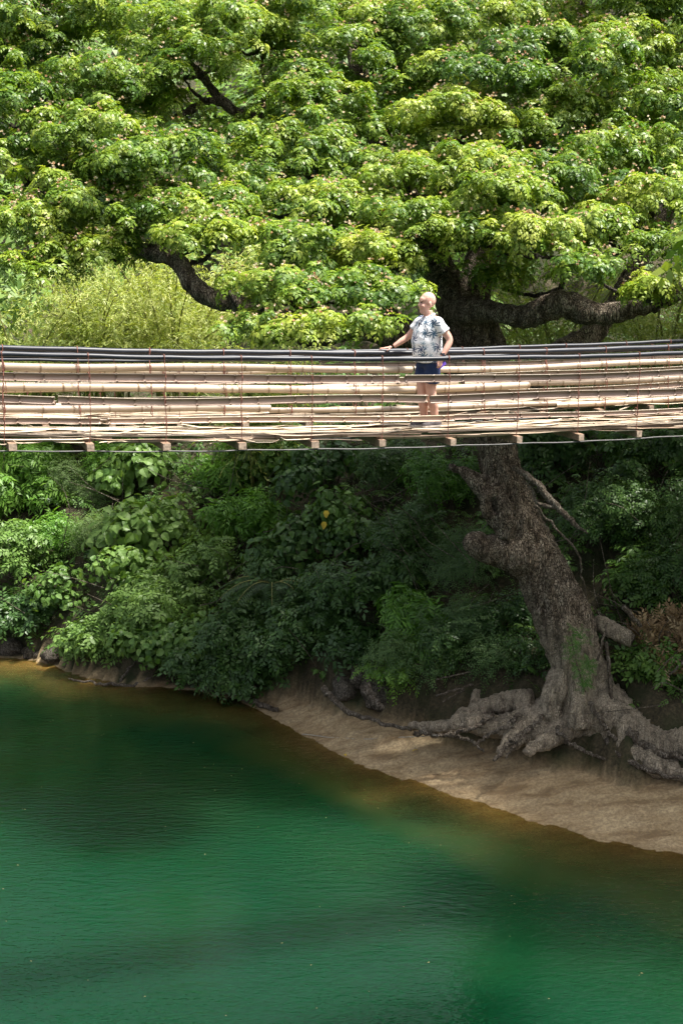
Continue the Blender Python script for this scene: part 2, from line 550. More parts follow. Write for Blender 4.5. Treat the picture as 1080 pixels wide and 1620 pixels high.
def scatter(templates, pos, axis, scale, tint, r=rng):
    """copies of spray templates set on points; returns verts and tints (quads)"""
    pos = np.asarray(pos, float); axis = unit(axis)
    n = len(pos)
    az = r.uniform(0, 2*np.pi, n)
    ref = np.where(np.abs(axis[:, 2:3]) < 0.95, np.array([[0, 0, 1.0]]), np.array([[1.0, 0, 0]]))
    X = unit(np.cross(ref, axis)); Y = np.cross(axis, X)
    X2 = X*np.cos(az)[:, None] + Y*np.sin(az)[:, None]
    Y2 = -X*np.sin(az)[:, None] + Y*np.cos(az)[:, None]
    which = r.integers(0, len(templates), n)
    outV, outT = [], []
    for k, (TV, TT) in enumerate(templates):
        m = which == k
        if not m.any():
            continue
        q = TV.reshape(-1, 3)
        Rm = np.stack([X2[m], Y2[m], axis[m]], -1) * np.asarray(scale)[m][:, None, None]
        V = np.einsum('nij,pj->npi', Rm, q) + pos[m][:, None, :]
        outV.append(V.reshape(-1, 3))
        t = np.asarray(tint)[m][:, None] + np.repeat(TT, TV.shape[1])[None, :]
        outT.append(t.ravel())
    return np.vstack(outV), np.concatenate(outT)
def leaf_object(name, Vs, Ts, mat, parent=None):
    V = np.vstack(Vs); T = np.clip(np.concatenate(Ts), 0, 1)
    Fq = np.arange(len(V), dtype=np.int32).reshape(-1, 4)
    return link(name, np_mesh(name, V, Fq, mat, T), parent)
def shell_points(c, rad, n, lo=-0.25, thick=0.22, r=rng, toward=None):
    """points in the outer layer of an ellipsoid's upper part, with normals"""
    P = unit(r.standard_normal((int(n*2.6) + 30, 3)))
    P = P[P[:, 2] > lo]
    if toward is not None:
        P = P[(P @ np.asarray(toward)) > -0.45]
    P = P[:n]
    k = 1 - thick*r.random(len(P))**1.5
    rad = np.asarray(rad, float)
    pos = np.asarray(c, float) + P*rad*k[:, None]
    return pos, unit(P/rad)

RAIN = [rain_sprig(rng) for _ in range(10)]
RAIN_FAR = [twig_spray(rng, 8, 0.17, 0.55, 0.40, 0.6) for _ in range(6)]
PUFF = [blossom_puff(rng) for _ in range(6)]
BROAD = [broad_spray(rng) for _ in range(8)]
BROADBIG = [broad_spray(rng, 6, 0.30, 0.85, 0.30, 0.9) for _ in range(6)]
MID = [twig_spray(rng, 9, 0.15, 0.48, 0.42) for _ in range(8)]
SMALL = [twig_spray(rng, 9, 0.095, 0.45, 0.36) for _ in range(8)]
FINE = [twig_spray(rng, 11, 0.075, 0.3, 0.40, 0.3) for _ in range(8)]
LANCE = [twig_spray(rng, 9, 0.22, 0.26, 0.4, 0.8) for _ in range(8)]
PLUME = [plume_spray(rng) for _ in range(10)]
#=== PART 2 ===

# ------------------------------------------------------------------ the setting: bank, beach, river
SHORE_PX = [(-260, 1016), (-120, 1030), (0, 1040), (60, 1044), (120, 1066), (200, 1084), (300, 1090), (370, 1106), (430, 1134), (480, 1162),
            (560, 1206), (640, 1232), (740, 1266), (860, 1302), (960, 1330), (1080, 1353), (1250, 1390)]
_sh = np.array([list(at_z(x, y, 0))[:2] for x, y in SHORE_PX])
SHX = np.r_[-90, -40, _sh[:, 0], 30, 90]
SHY = np.r_[60, 50, _sh[:, 1], 19, 5]
BX = np.array([-20, -6.5, -3.2, -1.6, 0.0, 1.0, 3.0, 6.0, 12.0])
BW = np.array([0.15, 0.15, 0.35, 0.9, 1.5, 1.75, 1.7, 1.9, 2.2])
def wob(x, y):
    return (np.sin(x*1.7 + 0.6*np.sin(y*1.1)) * np.sin(y*1.3 + 1.0) + 0.5*np.sin(x*3.9 + y*2.1) + 0.35*np.sin(x*7.3 - y*5.7 + 2.0*np.sin(x*2.2)))
def terr(x, y):
    x = np.asarray(x, float); y = np.asarray(y, float)
    yw = np.interp(x, SHX, SHY)
    s = (y - yw)*0.78
    b = np.interp(x, BX, BW)
    bed = np.maximum(s*0.16, -1.2 + 0.0*s)
    bed = np.where(s < -3, np.maximum(-0.48 + (s + 3)*0.5, -3.0), bed)
    beach = 0.26*np.minimum(np.maximum(s, 0), b)
    st_ = np.clip((s - b*0.5 + 0.10*wob(x*0.8, y*0.8))/0.12, 0, 1)
    beach = beach + np.where(s > 0, 0.07*st_*np.clip(b - 0.5, 0, 1), 0)
    q = s - b + 0.18*wob(x*1.4, y*1.4)
    blu = 1.25*np.clip(q/0.6, 0, 1)**0.8
    slope = 0.72*np.clip(q - 0.6, 0, 6.0) + 0.26*np.clip(q - 6.6, 0, 14) + 0.55*np.clip(q - 20.6, 0, 60)
    z = np.where(s < 0, bed, beach) + np.where(q > 0, blu + slope, 0)
    rough = np.clip(q/1.2, 0, 1)
    z = z + rough*(0.22*wob(x, y) + 0.07*wob(x*2.7 + 1, y*2.7) + 0.035*wob(x*6.3, y*6.7)) + (1 - rough)*np.where(s > -1.0, 0.016*wob(x*2.3, y*2.3) + 0.010*wob(x*6.1, y*5.3), 0)
    return z
def terr1(x, y):
    return float(terr(np.array([x]), np.array([y]))[0])
def on_bank(px, py):
    """where the view ray through a pixel meets the bank"""
    d = ray(px, py)
    t = np.arange(24, 140, 0.05)/d.y
    X = d.x*t; Y = d.y*t; Z = CAM_Z + d.z*t
    hit = np.nonzero(Z < np.maximum(terr(X, Y), 0.0))[0]
    i = hit[0] if len(hit) else len(t) - 1
    return Vector((X[i], Y[i], Z[i]))

def grid_axis(*segs):
    return np.unique(np.round(np.concatenate([np.arange(a, b, st) for a, b, st in segs]), 4))
gx = grid_axis((-90, -16, 2.0), (-16, -4, 0.25), (-4, 12, 0.11), (12, 18, 0.25), (18, 92, 2.0))
gy = grid_axis((4, 24, 1.0), (24, 27, 0.25), (27, 38, 0.10), (38, 48, 0.2), (48, 60, 0.5), (60, 146, 2.5))
GX, GY = np.meshgrid(gx, gy, indexing='ij')
GZ = terr(GX, GY)
def grid_faces(nx, ny):
    i, j = np.meshgrid(np.arange(nx-1), np.arange(ny-1), indexing='ij')
    return np.stack([i*ny + j, (i+1)*ny + j, (i+1)*ny + j + 1, i*ny + j + 1], -1).reshape(-1, 4)
_s = (GY - np.interp(GX, SHX, SHY))*0.78
_q = _s - np.interp(GX, BX, BW) + 0.18*wob(GX*1.4, GY*1.4)
sand = np.clip(1 - (_q + 0.12)/0.22, 0, 1)*np.where(GZ > 0.02, np.interp(GX, [-3.2, -1.4], [0.0, 1.0]), 1.0)
m, t, n, p, out = nm('river_bank_earth')
oc = t.nodes.new('ShaderNodeTexCoord').outputs['Object']
f1 = noise_n(t, 1.1, 5, 0.6, oc); f2 = noise_n(t, 14, 5, 0.65, oc); f3 = noise_n(t, 60, 3, 0.6, oc)
fl = noise_n(t, 2.4, 4, 0.6, oc, (0.35, 1.3, 1))
sandc = ramp(t, fl, [(0.34, (0.27, 0.18, 0.09)), (0.48, (0.46, 0.335, 0.185)), (0.66, (0.60, 0.46, 0.27))]).outputs['Color']
sandc = mixc(t, ramp(t, f2, [(0.42, (0.55, 0.55, 0.55)), (0.6, (0, 0, 0))]).outputs['Color'], sandc, (0.20, 0.14, 0.085))
sandc = mixc(t, ramp(t, f3, [(0.36, (0.3, 0.3, 0.3)), (0.44, (0, 0, 0))]).outputs['Color'], sandc, (0.16, 0.11, 0.07))
sx = t.nodes.new('ShaderNodeSeparateXYZ'); t.links.new(oc, sx.inputs[0])
wet = ramp(t, math_n(t, 'ADD', sx.outputs['Z'], math_n(t, 'MULTIPLY', f1, 0.07)), [(0.0, (1, 1, 1)), (0.10, (0, 0, 0))]).outputs['Color']
sandc = mixc(t, wet, sandc, mixc(t, 0.4, sandc, (0.16, 0.11, 0.045)))
dirt = ramp(t, f2, [(0.3, (0.022, 0.018, 0.011)), (0.5, (0.06, 0.05, 0.028)), (0.75, (0.13, 0.10, 0.06))]).outputs['Color']
dirt = mixc(t, ramp(t, f1, [(0.45, (0, 0, 0)), (0.6, (1, 1, 1))]).outputs['Color'], dirt, (0.030, 0.036, 0.014))
t.links.new(mixc(t, attr(t, 'sand'), dirt, sandc), p.inputs['Base Color'])
p.inputs['Roughness'].default_value = 0.85
p.inputs['Specular IOR Level'].default_value = 0.25
hh = math_n(t, 'ADD', math_n(t, 'MULTIPLY', f2, 1.0), math_n(t, 'MULTIPLY', f3, 0.4))
bump_n(t, hh, 0.8, 0.05, p.inputs['Normal'])
M['earth'] = m
bank = link('river_bank', np_mesh('river_bank', np.stack([GX, GY, GZ], -1), grid_faces(len(gx), len(gy)), M['earth'], sand.ravel(), True, 'sand'))
tag(bank, kind='structure')

# water: Fresnel gloss over a green, murky body that clears where the bed is shallow
wx = grid_axis((-90, -14, 2.0), (-14, 12, 0.2), (12, 92, 2.0))
wy = grid_axis((-60, 16, 4.0), (16, 27, 0.5), (27, 46, 0.15), (46, 56, 1.0))
WX, WY = np.meshgrid(wx, wy, indexing='ij')
dep = np.clip(-(WY - np.interp(WX, SHX, SHY))*0.78, 0, 20)
dep = np.clip(dep + 0.25*wob(WX*0.7, WY*0.7)*np.clip(dep/2, 0, 1), 0, 20)
m, t, n, p, out = nm('green_river_water')
oc = t.nodes.new('ShaderNodeTexCoord').outputs['Object']
dp = attr(t, 'shore')
big = noise_n(t, 0.16, 3, 0.5, oc, (1, 1.6, 1))
body = ramp(t, math_n(t, 'MULTIPLY', dp, 0.1), [(0.0, (0.110, 0.090, 0.026)), (0.13, (0.052, 0.062, 0.016)), (0.32, (0.007, 0.034, 0.010)), (0.75, (0.0012, 0.022, 0.0075)), (1.0, (0.0012, 0.0245, 0.0088))]).outputs['Color']
body = mixc(t, ramp(t, big, [(0.35, (0, 0, 0)), (0.7, (0.6, 0.6, 0.6))]).outputs['Color'], body, (0.0014, 0.029, 0.0115))
df = t.nodes.new('ShaderNodeSubsurfaceScattering'); df.falloff = 'BURLEY'; t.links.new(body, df.inputs['Color'])
df.inputs['Scale'].default_value = 1.0
df.inputs['Radius'].default_value = (1.5, 4.0, 3.2)
tp = t.nodes.new('ShaderNodeBsdfTransparent'); tp.inputs['Color'].default_value = (0.97, 0.88, 0.58, 1)
mx1 = t.nodes.new('ShaderNodeMixShader')
t.links.new(ramp(t, math_n(t, 'MULTIPLY', dp, 0.1), [(0.0, (0.15, 0.15, 0.15)), (0.07, (0.6, 0.6, 0.6)), (0.20, (1, 1, 1))]).outputs['Color'], mx1.inputs[0])
t.links.new(tp.outputs[0], mx1.inputs[1]); t.links.new(df.outputs[0], mx1.inputs[2])
gl = t.nodes.new('ShaderNodeBsdfGlossy'); gl.inputs['Roughness'].default_value = 0.05
r1 = noise_n(t, 5.0, 3, 0.55, oc, (0.55, 1.5, 1)); r2 = noise_n(t, 15.0, 2, 0.5, oc, (0.5, 1.3, 1)); r3 = noise_n(t, 0.13, 3, 0.55, oc, (1, 1.7, 1))
hgt = math_n(t, 'ADD', math_n(t, 'MULTIPLY', r1, 1.0), math_n(t, 'MULTIPLY', r2, 0.32))
patch = ramp(t, r3, [(0.38, (0.35, 0.35, 0.35)), (0.62, (1.5, 1.5, 1.5))]).outputs['Color']
hgt = math_n(t, 'MULTIPLY', hgt, patch)
bn = t.nodes.new('ShaderNodeBump'); bn.inputs['Strength'].default_value = 0.6; bn.inputs['Distance'].default_value = 0.030
t.links.new(hgt, bn.inputs['Height']); t.links.new(bn.outputs[0], gl.inputs['Normal'])
fr = t.nodes.new('ShaderNodeFresnel'); fr.inputs['IOR'].default_value = 1.33; t.links.new(bn.outputs[0], fr.inputs['Normal'])
mx2 = t.nodes.new('ShaderNodeMixShader')
t.links.new(fr.outputs[0], mx2.inputs[0]); t.links.new(mx1.outputs[0], mx2.inputs[1]); t.links.new(gl.outputs[0], mx2.inputs[2])
t.links.new(mx2.outputs[0], out.inputs['Surface'])
M['water'] = m
river = link('river', np_mesh('river', np.stack([WX, WY, 0*WX], -1), grid_faces(len(wx), len(wy)), M['water'], dep.ravel(), True, 'shore'))
tag(river, kind='structure')

# ------------------------------------------------------------------ the great rain tree
TB = at_d(925, 1180, 33.0)
tree = empty('rain_tree', (TB.x, TB.y, terr1(TB.x, TB.y) - 0.1))
tag(tree, 'huge spreading rain tree leaning over the river with sunlit leafy crown', 'tree')
TO = np.array(tree.location)
def T3(x, y, D):
    return np.array(at_d(x, y, D)) - TO
mb = MB()
def limb(pts, rad, n=40, k=18):
    P, r_ = smooth_path(pts, rad, n)
    mb.tube(P, r_, k)
# trunk: (pixel x, pixel y, distance), radius in metres
limb([T3(940, 1185, 33.1), T3(930, 1130, 33.0), T3(915, 1050, 33.0), T3(893, 985, 33.05), T3(862, 915, 33.2), T3(828, 850, 33.3), T3(806, 790, 33.4), T3(788, 720, 33.5), T3(780, 640, 33.6), T3(772, 560, 33.7), T3(752, 490, 33.8)],
     [0.55, 0.66, 0.55, 0.62, 0.58, 0.53, 0.50, 0.42, 0.42, 0.42, 0.38], 80, 26)
# flare and roots: low, spreading sideways over the bluff foot
for (x1, y1, d1, x2, y2, d2) in ((900, 1050, 32.8, 868, 1135, 32.6), (925, 1060, 32.6, 915, 1150, 32.3), (938, 1050, 32.8, 985, 1140, 32.4)):
    limb([T3(x1, y1, d1), T3((x1 + x2)/2 - 4, (y1 + y2)/2, (d1 + d2)/2), T3(x2, y2, d2)], [0.24, 0.27, 0.22], 24, 12)
limb([T3(905, 1110, 33.0), T3(850, 1135, 32.8), T3(790, 1150, 32.9), T3(735, 1143, 33.2), T3(690, 1150, 33.5), T3(648, 1148, 33.9)], [0.42, 0.34, 0.25, 0.19, 0.17, 0.08], 40, 14)
limb([T3(880, 1125, 32.9), T3(845, 1152, 32.6), T3(812, 1172, 32.3), T3(788, 1192, 32.0)], [0.34, 0.24, 0.17, 0.08], 26, 12)
limb([T3(915, 1130, 32.8), T3(880, 1160, 32.4), T3(850, 1178, 32.1), T3(830, 1192, 31.9)], [0.42, 0.26, 0.15, 0.07], 24, 12)
limb([T3(945, 1115, 32.8), T3(985, 1150, 32.4), T3(1030, 1172, 32.1), T3(1090, 1185, 31.8), T3(1190, 1215, 31.3)], [0.66, 0.56, 0.48, 0.46, 0.3], 36, 16)
limb([T3(965, 1150, 32.4), T3(1005, 1192, 31.8), T3(1050, 1214, 31.4), T3(1130, 1236, 30.9)], [0.36, 0.28, 0.22, 0.14], 28, 12)
limb([T3(840, 1110, 33.2), T3(780, 1115, 33.4), T3(735, 1132, 33.4), T3(700, 1148, 33.4)], [0.26, 0.20, 0.17, 0.08], 24, 12)
limb([T3(770, 1148, 33.1), T3(748, 1115, 33.6), T3(752, 1092, 33.8)], [0.17, 0.12, 0.05], 16, 10)
# burl and broken stubs on the trunk
limb([T3(830, 880, 33.1), T3(785, 872, 32.9), T3(752, 862, 32.8), T3(736, 858, 32.8)], [0.50, 0.36, 0.27, 0.13], 24, 14)
limb([T3(800, 800, 33.2), T3(762, 770, 33.2), T3(735, 748, 33.3), T3(712, 738, 33.4)], [0.36, 0.22, 0.15, 0.06], 24, 12)
limb([T3(782, 830, 32.9), T3(770, 805, 32.75), T3(772, 785, 32.8), T3(786, 772, 32.95)], [0.14, 0.12, 0.11, 0.08], 18, 10)
limb([T3(800, 850, 32.7), T3(800, 820, 32.7), T3(792, 785, 32.85)], [0.16, 0.15, 0.10], 16, 10)
# crown limbs that show
limb([T3(760, 520, 33.7), T3(735, 495, 33.4), T3(770, 492, 32.9), T3(830, 500, 32.4), T3(890, 480, 32.0), T3(940, 497, 31.8), T3(995, 490, 31.6), T3(1060, 470, 31.5), T3(1150, 430, 31.5)],
     [0.42, 0.34, 0.22, 0.22, 0.26, 0.23, 0.20, 0.16, 0.1], 60, 14)
limb([T3(765, 560, 33.7), T3(725, 490, 33.9), T3(690, 420, 34.5), T3(650, 330, 35.5), T3(600, 220, 37), T3(560, 80, 38.5), T3(540, -80, 39.5)], [0.5, 0.44, 0.38, 0.32, 0.26, 0.2, 0.12], 50, 14)
limb([T3(740, 500, 33.8), T3(760, 420, 34.6), T3(800, 320, 35.8), T3(850, 200, 37.2), T3(900, 60, 38.5), T3(940, -100, 39.5)], [0.42, 0.36, 0.30, 0.25, 0.2, 0.1], 50, 14)
limb([T3(770, 600, 33.8), T3(680, 545, 33.0), T3(600, 520, 32.2), T3(520, 515, 31.6), T3(440, 505, 31.2), T3(372, 481, 31.0), T3(320, 464, 31.0), T3(296, 438, 31.2), T3(280, 412, 31.6), T3(235, 398, 32), T3(150, 380, 32.5), T3(20, 350, 33)],
     [0.40, 0.34, 0.30, 0.26, 0.23, 0.21, 0.20, 0.19, 0.20, 0.14, 0.1, 0.05], 80, 14)
limb([T3(690, 420, 34.5), T3(560, 330, 35.2), T3(480, 260, 36), T3(418, 180, 36.5), T3(385, 181, 36.4), T3(352, 160, 36.3), T3(322, 122, 36.4), T3(270, 80, 36.6), T3(180, 30, 37)],
     [0.30, 0.20, 0.15, 0.11, 0.11, 0.10, 0.08, 0.06, 0.03], 60, 12)
limb([T3(360, 164, 36.3), T3(330, 160, 36.2), T3(298, 176, 36.1), T3(240, 200, 36)], [0.09, 0.075, 0.06, 0.03], 20, 10)
limb([T3(416, 178, 36.5), T3(419, 140, 36.5), T3(414, 95, 36.6), T3(424, 20, 37)], [0.09, 0.06, 0.05, 0.03], 20, 10)
limb([T3(800, 640, 34.2), T3(850, 590, 34.8), T3(905, 548, 35.4), T3(948, 515, 35.8), T3(1000, 430, 36.4), T3(1060, 330, 37), T3(1120, 200, 37.6)], [0.36, 0.30, 0.27, 0.25, 0.22, 0.18, 0.1], 40, 14)
limb([T3(700, 560, 34), T3(640, 525, 34.6), T3(585, 470, 35.4), T3(520, 400, 36)], [0.3, 0.24, 0.2, 0.1], 30, 12)
tm = remeshed(mb, 'trunk', M['bark'], 0.05, 4)
def bark_disp(c):
    low = max(0.0, min(1.0, (3.2 - c.z)/2.2))
    d = 0.07*mnoise.noise(Vector((c.x*1.6, c.y*1.6, c.z*0.6)))
    d += (0.055 + 0.03*low)*(0.35 - abs(mnoise.noise(Vector((c.x*3.6, c.y*3.6 + 7, c.z*0.75)))))*2.0
    d += 0.035*(0.3 - abs(mnoise.noise(Vector((c.x*9, c.y*9, c.z*1.8)))))*2.0
    d += 0.022*mnoise.noise(Vector((c.x*18, c.y*18, c.z*6))) + low*0.02*(0.3 - abs(mnoise.noise(Vector((c.x*5 + 9, c.y*5, c.z*2.0)))))*2.0 + low*0.025*mnoise.noise(Vector((c.x*12, c.y*12, c.z*10)))
    return d*(1.0 if c.z < 9 else 0.7)
displace(tm, bark_disp)
trunk = link('trunk', tm, tree)
# dead branch hanging off the trunk
P, r_ = smooth_path([T3(812, 738, 32.7), T3(838, 758, 32.4), T3(862, 782, 32.2), T3(880, 802, 32.1), T3(905, 826, 32.0), T3(927, 843, 31.95)], [0.06, 0.075, 0.08, 0.075, 0.06, 0.02], 26)
P = P + rng.normal(0, 0.02, P.shape)
b2 = MB().tube(P, r_, 8, 0.12)
P, r_ = smooth_path([T3(880, 802, 32.1), T3(862, 800, 32.1), T3(845, 792, 32.3), T3(842, 775, 32.4), T3(825, 762, 32.6)], [0.05, 0.05, 0.045, 0.035, 0.02], 16)
b2.tube(P + rng.normal(0, 0.012, P.shape), r_, 7, 0.1)
db = link('dead_branch', b2.mesh('dead_branch', M['deadwood'], True), tree)
db['label'] = 'bare grey dead branch drooping from the trunk'
P, r_ = smooth_path([T3(846, 798, 32.4), T3(880, 838, 32.5), T3(915, 878, 32.7), T3(920, 915, 32.8), T3(928, 945, 32.9)], [0.03, 0.028, 0.025, 0.02, 0.012], 20)
link('dead_branch', tube_mesh('dead_branch', P + rng.normal(0, 0.015, P.shape), r_, M['deadwood'], 6), tree)

# crown: leaf pads (pixel x, y, half width, half height, depth offset)
PADS = [(60, 40, 110, 60, 0), (170, 20, 100, 50, 0), (330, 45, 110, 55, -1), (290, 105, 90, 45, -.5), (180, 140, 110, 55, -.5), (50, 170, 110, 55, 0), (130, 220, 110, 50, -.5),
        (40, 260, 90, 45, 0), (245, 262, 120, 50, -1.2), (110, 320, 100, 45, -.4), (300, 345, 115, 50, -1), (210, 330, 90, 45, 0), (50, 355, 90, 40, -.8), (50, 425, 70, 30, -.6), (150, 395, 95, 26, -.5),
        (345, 372, 95, 30, -1.4), (480, 30, 90, 55, 0), (500, 180, 90, 55, -.5), (430, 235, 90, 40, .3), (540, 95, 90, 50, -.5), (590, 40, 90, 50, 0), (470, 125, 60, 40, .4), (690, 50, 100, 50, -.3), (770, 120, 110, 55, -1),
        (670, 120, 80, 45, 0), (720, 190, 100, 50, -.8), (620, 200, 70, 45, .4), (900, 100, 110, 55, -.8), (1000, 75, 100, 50, -.3), (1045, 20, 90, 45, 0), (850, 35, 90, 45, .3), (720, 262, 110, 45, -1.2), (815, 225, 80, 45, -.3),
        (640, 290, 90, 48, -.6), (560, 260, 90, 45, .3), (800, 315, 130, 55, -1.6), (900, 170, 90, 45, -.3), (1010, 165, 90, 45, -.3), (960, 250, 90, 48, -.5), (1050, 250, 80, 45, 0), (900, 290, 90, 45, -.8), (1030, 320, 90, 48, -.8),
        (930, 360, 80, 42, -1.2), (850, 385, 100, 42, -1.8), (760, 370, 95, 40, -1.4), (660, 355, 95, 42, -1.2), (560, 335, 100, 45, -.8), (470, 320, 90, 42, -.4), (490, 395, 90, 42, -1), (585, 400, 90, 42, -1.2), (1060, 405, 65, 45, -1.4), (1045, 460, 50, 32, -1.4), (930, 425, 55, 30, -1.8),
        (440, 465, 75, 38, -1.6), (530, 462, 85, 40, -1.8), (620, 465, 62, 34, -1.6), (405, 520, 50, 28, -1.6), (475, 530, 70, 30, -2), (570, 520, 60, 28, -2), (640, 415, 60, 32, -.6), (790, 445, 50, 22, .6), (400, 300, 60, 35, .4), (380, 60, 80, 50, 1),
        (250, 185, 70, 40, 1.2), (20, 110, 70, 50, .6), (640, 150, 70, 45, 1), (350, 215, 60, 30, 1.2)]
pV, pT, fV, fT = [], [], [], []
pads3 = []
def dome(c, rad, n, tint, detail=1.0, flowers=True, lo=-0.45, scl=1.0):
    toward = unit(np.array([0, 0, CAM_Z]) - c)
    # lobed dome: several small caps make the outline uneven
    caps = [(c, np.array(rad)*0.75, 0.28)]
    for _ in range(9):
        a = rng.uniform(0, 6.28); q = rng.uniform(0.25, 0.95)
        zz = rng.uniform(-0.35, 0.25) + 0.45*(1 - q*q)
        caps.append((c + np.array([math.cos(a)*rad[0]*q, math.sin(a)*rad[1]*q, zz*rad[2]]), np.array(rad)*np.array([1, 1, 0.75])*rng.uniform(0.26, 0.46), 0.125))
    for cc, rr, sh in caps:
        pos, nr = shell_points(cc, rr, max(3, int(n*sh)), lo, 0.3, rng, toward)
        pos = pos + rng.normal(0, 0.07, pos.shape)
        ax = nr*0.55 + np.array([0, 0, 0.75]) + rng.normal(0, 0.16, pos.shape)
        tt = tint + rng.normal(0, 0.06) + rng.normal(0, 0.12, len(pos))
        V, T_ = scatter(RAIN if flowers else RAIN_FAR, pos, ax, scl*rng.uniform(0.65, 1.05, len(pos)), tt)
        pV.append(V); pT.append(T_)
        if flowers:
            mk = (rng.random(len(pos)) < 0.6) & (nr[:, 2] > -0.15)
            for rep in range(2):
                fp = pos[mk] + unit(ax[mk])*rng.uniform(0.10, 0.20, (mk.sum(), 1)) + rng.normal(0, 0.09, (mk.sum(), 3))*np.array([1, 1, 0.35])
                if len(fp):
                    V, T_ = scatter(PUFF, fp, ax[mk], rng.uniform(0.5, 1.05, len(fp)), 0.62 + rng.normal(0, 0.28, len(fp)))
                    fV.append(V); fT.append(T_)
for (x, y, hw, hh_, dd) in PADS:
    D = 30.8 + (520 - y)*(0.0115 if x < 500 else 0.0145) + dd
    c = np.array(at_d(x, y, D))
    rad = (hw*D/F, hw*D/F*0.85, hh_*D/F*1.25)
    pads3.append((c, rad))
    n = int(34*(hw/90.0)**2 * 1.6)
    dome(c, rad, n, 0.52 + rng.normal(0, 0.11))
lp, lt = [], []
for k in range(2600):
    x = rng.uniform(-60, 1140); y = rng.uniform(-40, 470)
    if (285 < x < 430 and 85 < y < 235) or (y > 385 and x < 420) or (y > 425 and x > 560): continue
    if math.sin(x*0.019 + 2.2*math.sin(y*0.013)) + math.sin(y*0.045 + 1.3*math.sin(x*0.017)) < -0.75: continue
    D = 30.6 + (520 - y)*(0.0115 if x < 500 else 0.0145) + rng.uniform(-0.8, 0.9)
    lp.append(np.array(at_d(x, y, D))); lt.append(0.50 + rng.normal(0, 0.13))
lp = np.array(lp)
ax = np.array([[0, -0.30, 0.9]]) + rng.normal(0, 0.28, lp.shape)
V, T_ = scatter(RAIN, lp, ax, rng.uniform(0.55, 1.0, len(lp)), np.array(lt))
pV.append(V); pT.append(T_)
mk = rng.random(len(lp)) < 0.7
V, T_ = scatter(PUFF, lp[mk] + np.array([0, 0, 0.13]) + rng.normal(0, 0.06, (mk.sum(), 3)), ax[mk], rng.uniform(0.5, 1.05, mk.sum()), 0.62 + rng.normal(0, 0.28, mk.sum()))
fV.append(V); fT.append(T_)
# further back inside the crown; upper left kept open for sun on the bank
for k in range(62):
    x = rng.uniform(-100, 1180); y = rng.uniform(-120, 380)
    if 270 < x < 430 and 110 < y < 230: continue
    if x < 520 and y < 40: continue
    D = (33.8 + (520 - y)*0.0075 if x < 520 else 35.0 + (520 - y)*0.012) + rng.uniform(0, 1.6)
    c = np.array(at_d(x, y, D)); hw = rng.uniform(70, 110)
    pads3.append((c, (hw*D/F,)*3))
    dome(c, (hw*D/F, hw*D/F, hw*0.5*D/F), 34, 0.40, flowers=False, scl=1.15)
for k in range(150):  # unseen crown pads above and beside the frame, added to shade trunk and sand
    if k < 90:
        a = rng.uniform(0, 6.28); q = math.sqrt(rng.random())
        c = np.array([TO[0] + 4 + 11*q*math.cos(a), 42.0 + 6.5*q*math.sin(a), 0])
        c[2] = 21.5 - 5.0*q*q + rng.uniform(-0.8, 1.0)
    else:
        c = np.array([rng.uniform(8.2, 15), rng.uniform(24.5, 34), rng.uniform(8.5, 13.5)])
    # keep clear of the view: only above or beside the frame
    d = c - np.array([0, 0, CAM_Z])
    v = (d[2]*CP + d[1]*SP); w = d[1]*CP - d[2]*SP
    py = H/2 - F*v/w; pxx = W/2 + F*d[0]/w
    if py > -90 and -60 < pxx < 1210: continue
    dome(c, (1.9, 1.9, 0.9), 28, 0.45, flowers=False, scl=1.9)
crown = leaf_object('crown', [v - TO for v in pV], pT, M['rain_leaf'], tree)
bl = leaf_object('blossom', [v - TO for v in fV], fT, M['blossom'], tree)
bl['kind'] = 'stuff'
# boughs from the limbs to the pads
tv = np.zeros(len(tm.vertices)*3, np.float32); tm.vertices.foreach_get('co', tv); tv = tv.reshape(-1, 3)
nodes = tv[tv[:, 2] > 9.5][::60]
order = sorted(range(len(pads3)), key=lambda i: np.min(np.linalg.norm(nodes - (pads3[i][0] - TO), axis=1)))
for i in order:
    c = pads3[i][0] - TO - np.array([0, 0, pads3[i][1][2]*0.35])
    dist = np.linalg.norm((nodes - c)*np.array([1, 1, 1.3]), axis=1) + np.clip(nodes[:, 2] - c[2], 0, 9)*1.5
    a = nodes[np.argmin(dist)]
    L = np.linalg.norm(c - a)
    if L < 0.5: continue
    mid = (a + c)/2 + np.array([0, 0, -0.10*L]) + rng.normal(0, 0.08*L, 3)
    P, r_ = smooth_path([a, mid, c], [min(0.11, 0.04 + 0.02*L), 0.045, 0.02], 12)
    link('bough', tube_mesh('bough', P + rng.normal(0, 0.02, P.shape), r_, M['limb'], 6), tree)
    nodes = np.vstack([nodes, P[3:]])
#=== PART 3 ===

# ------------------------------------------------------------------ beyond: wooded hill and bamboo
def forest():
    Vs, Ts = [], []
    spr = [twig_spray(rng, 7, 0.42, 0.55, 1.0, 0.5) for _ in range(6)]
    for k in range(260):
        x = rng.uniform(-34, 36); y = rng.uniform(53, 84) if k < 160 else rng.uniform(80, 118)
        z = terr1(x, y)
        rr = rng.uniform(2.0, 3.6)
        c = np.array([x, y, z + rng.uniform(1.0, 4.5)])
        pos, nr = shell_points(c, (rr, rr, rr*1.15), 19, -0.5, 0.35, rng, (0, -1, 0.1))
        V, T_ = scatter(spr, pos, nr + np.array([0, 0, 0.6]), rng.uniform(0.8, 1.3, len(pos)), 0.45 + rng.normal(0, 0.12) + rng.normal(0, 0.1, len(pos)))
        Vs.append(V); Ts.append(T_)
    o = leaf_object('forest', Vs, Ts, M['forest_leaf'])
    tag(o, 'dense sunlit forest covering the hill behind the rain tree', 'forest', kind='stuff')
forest()

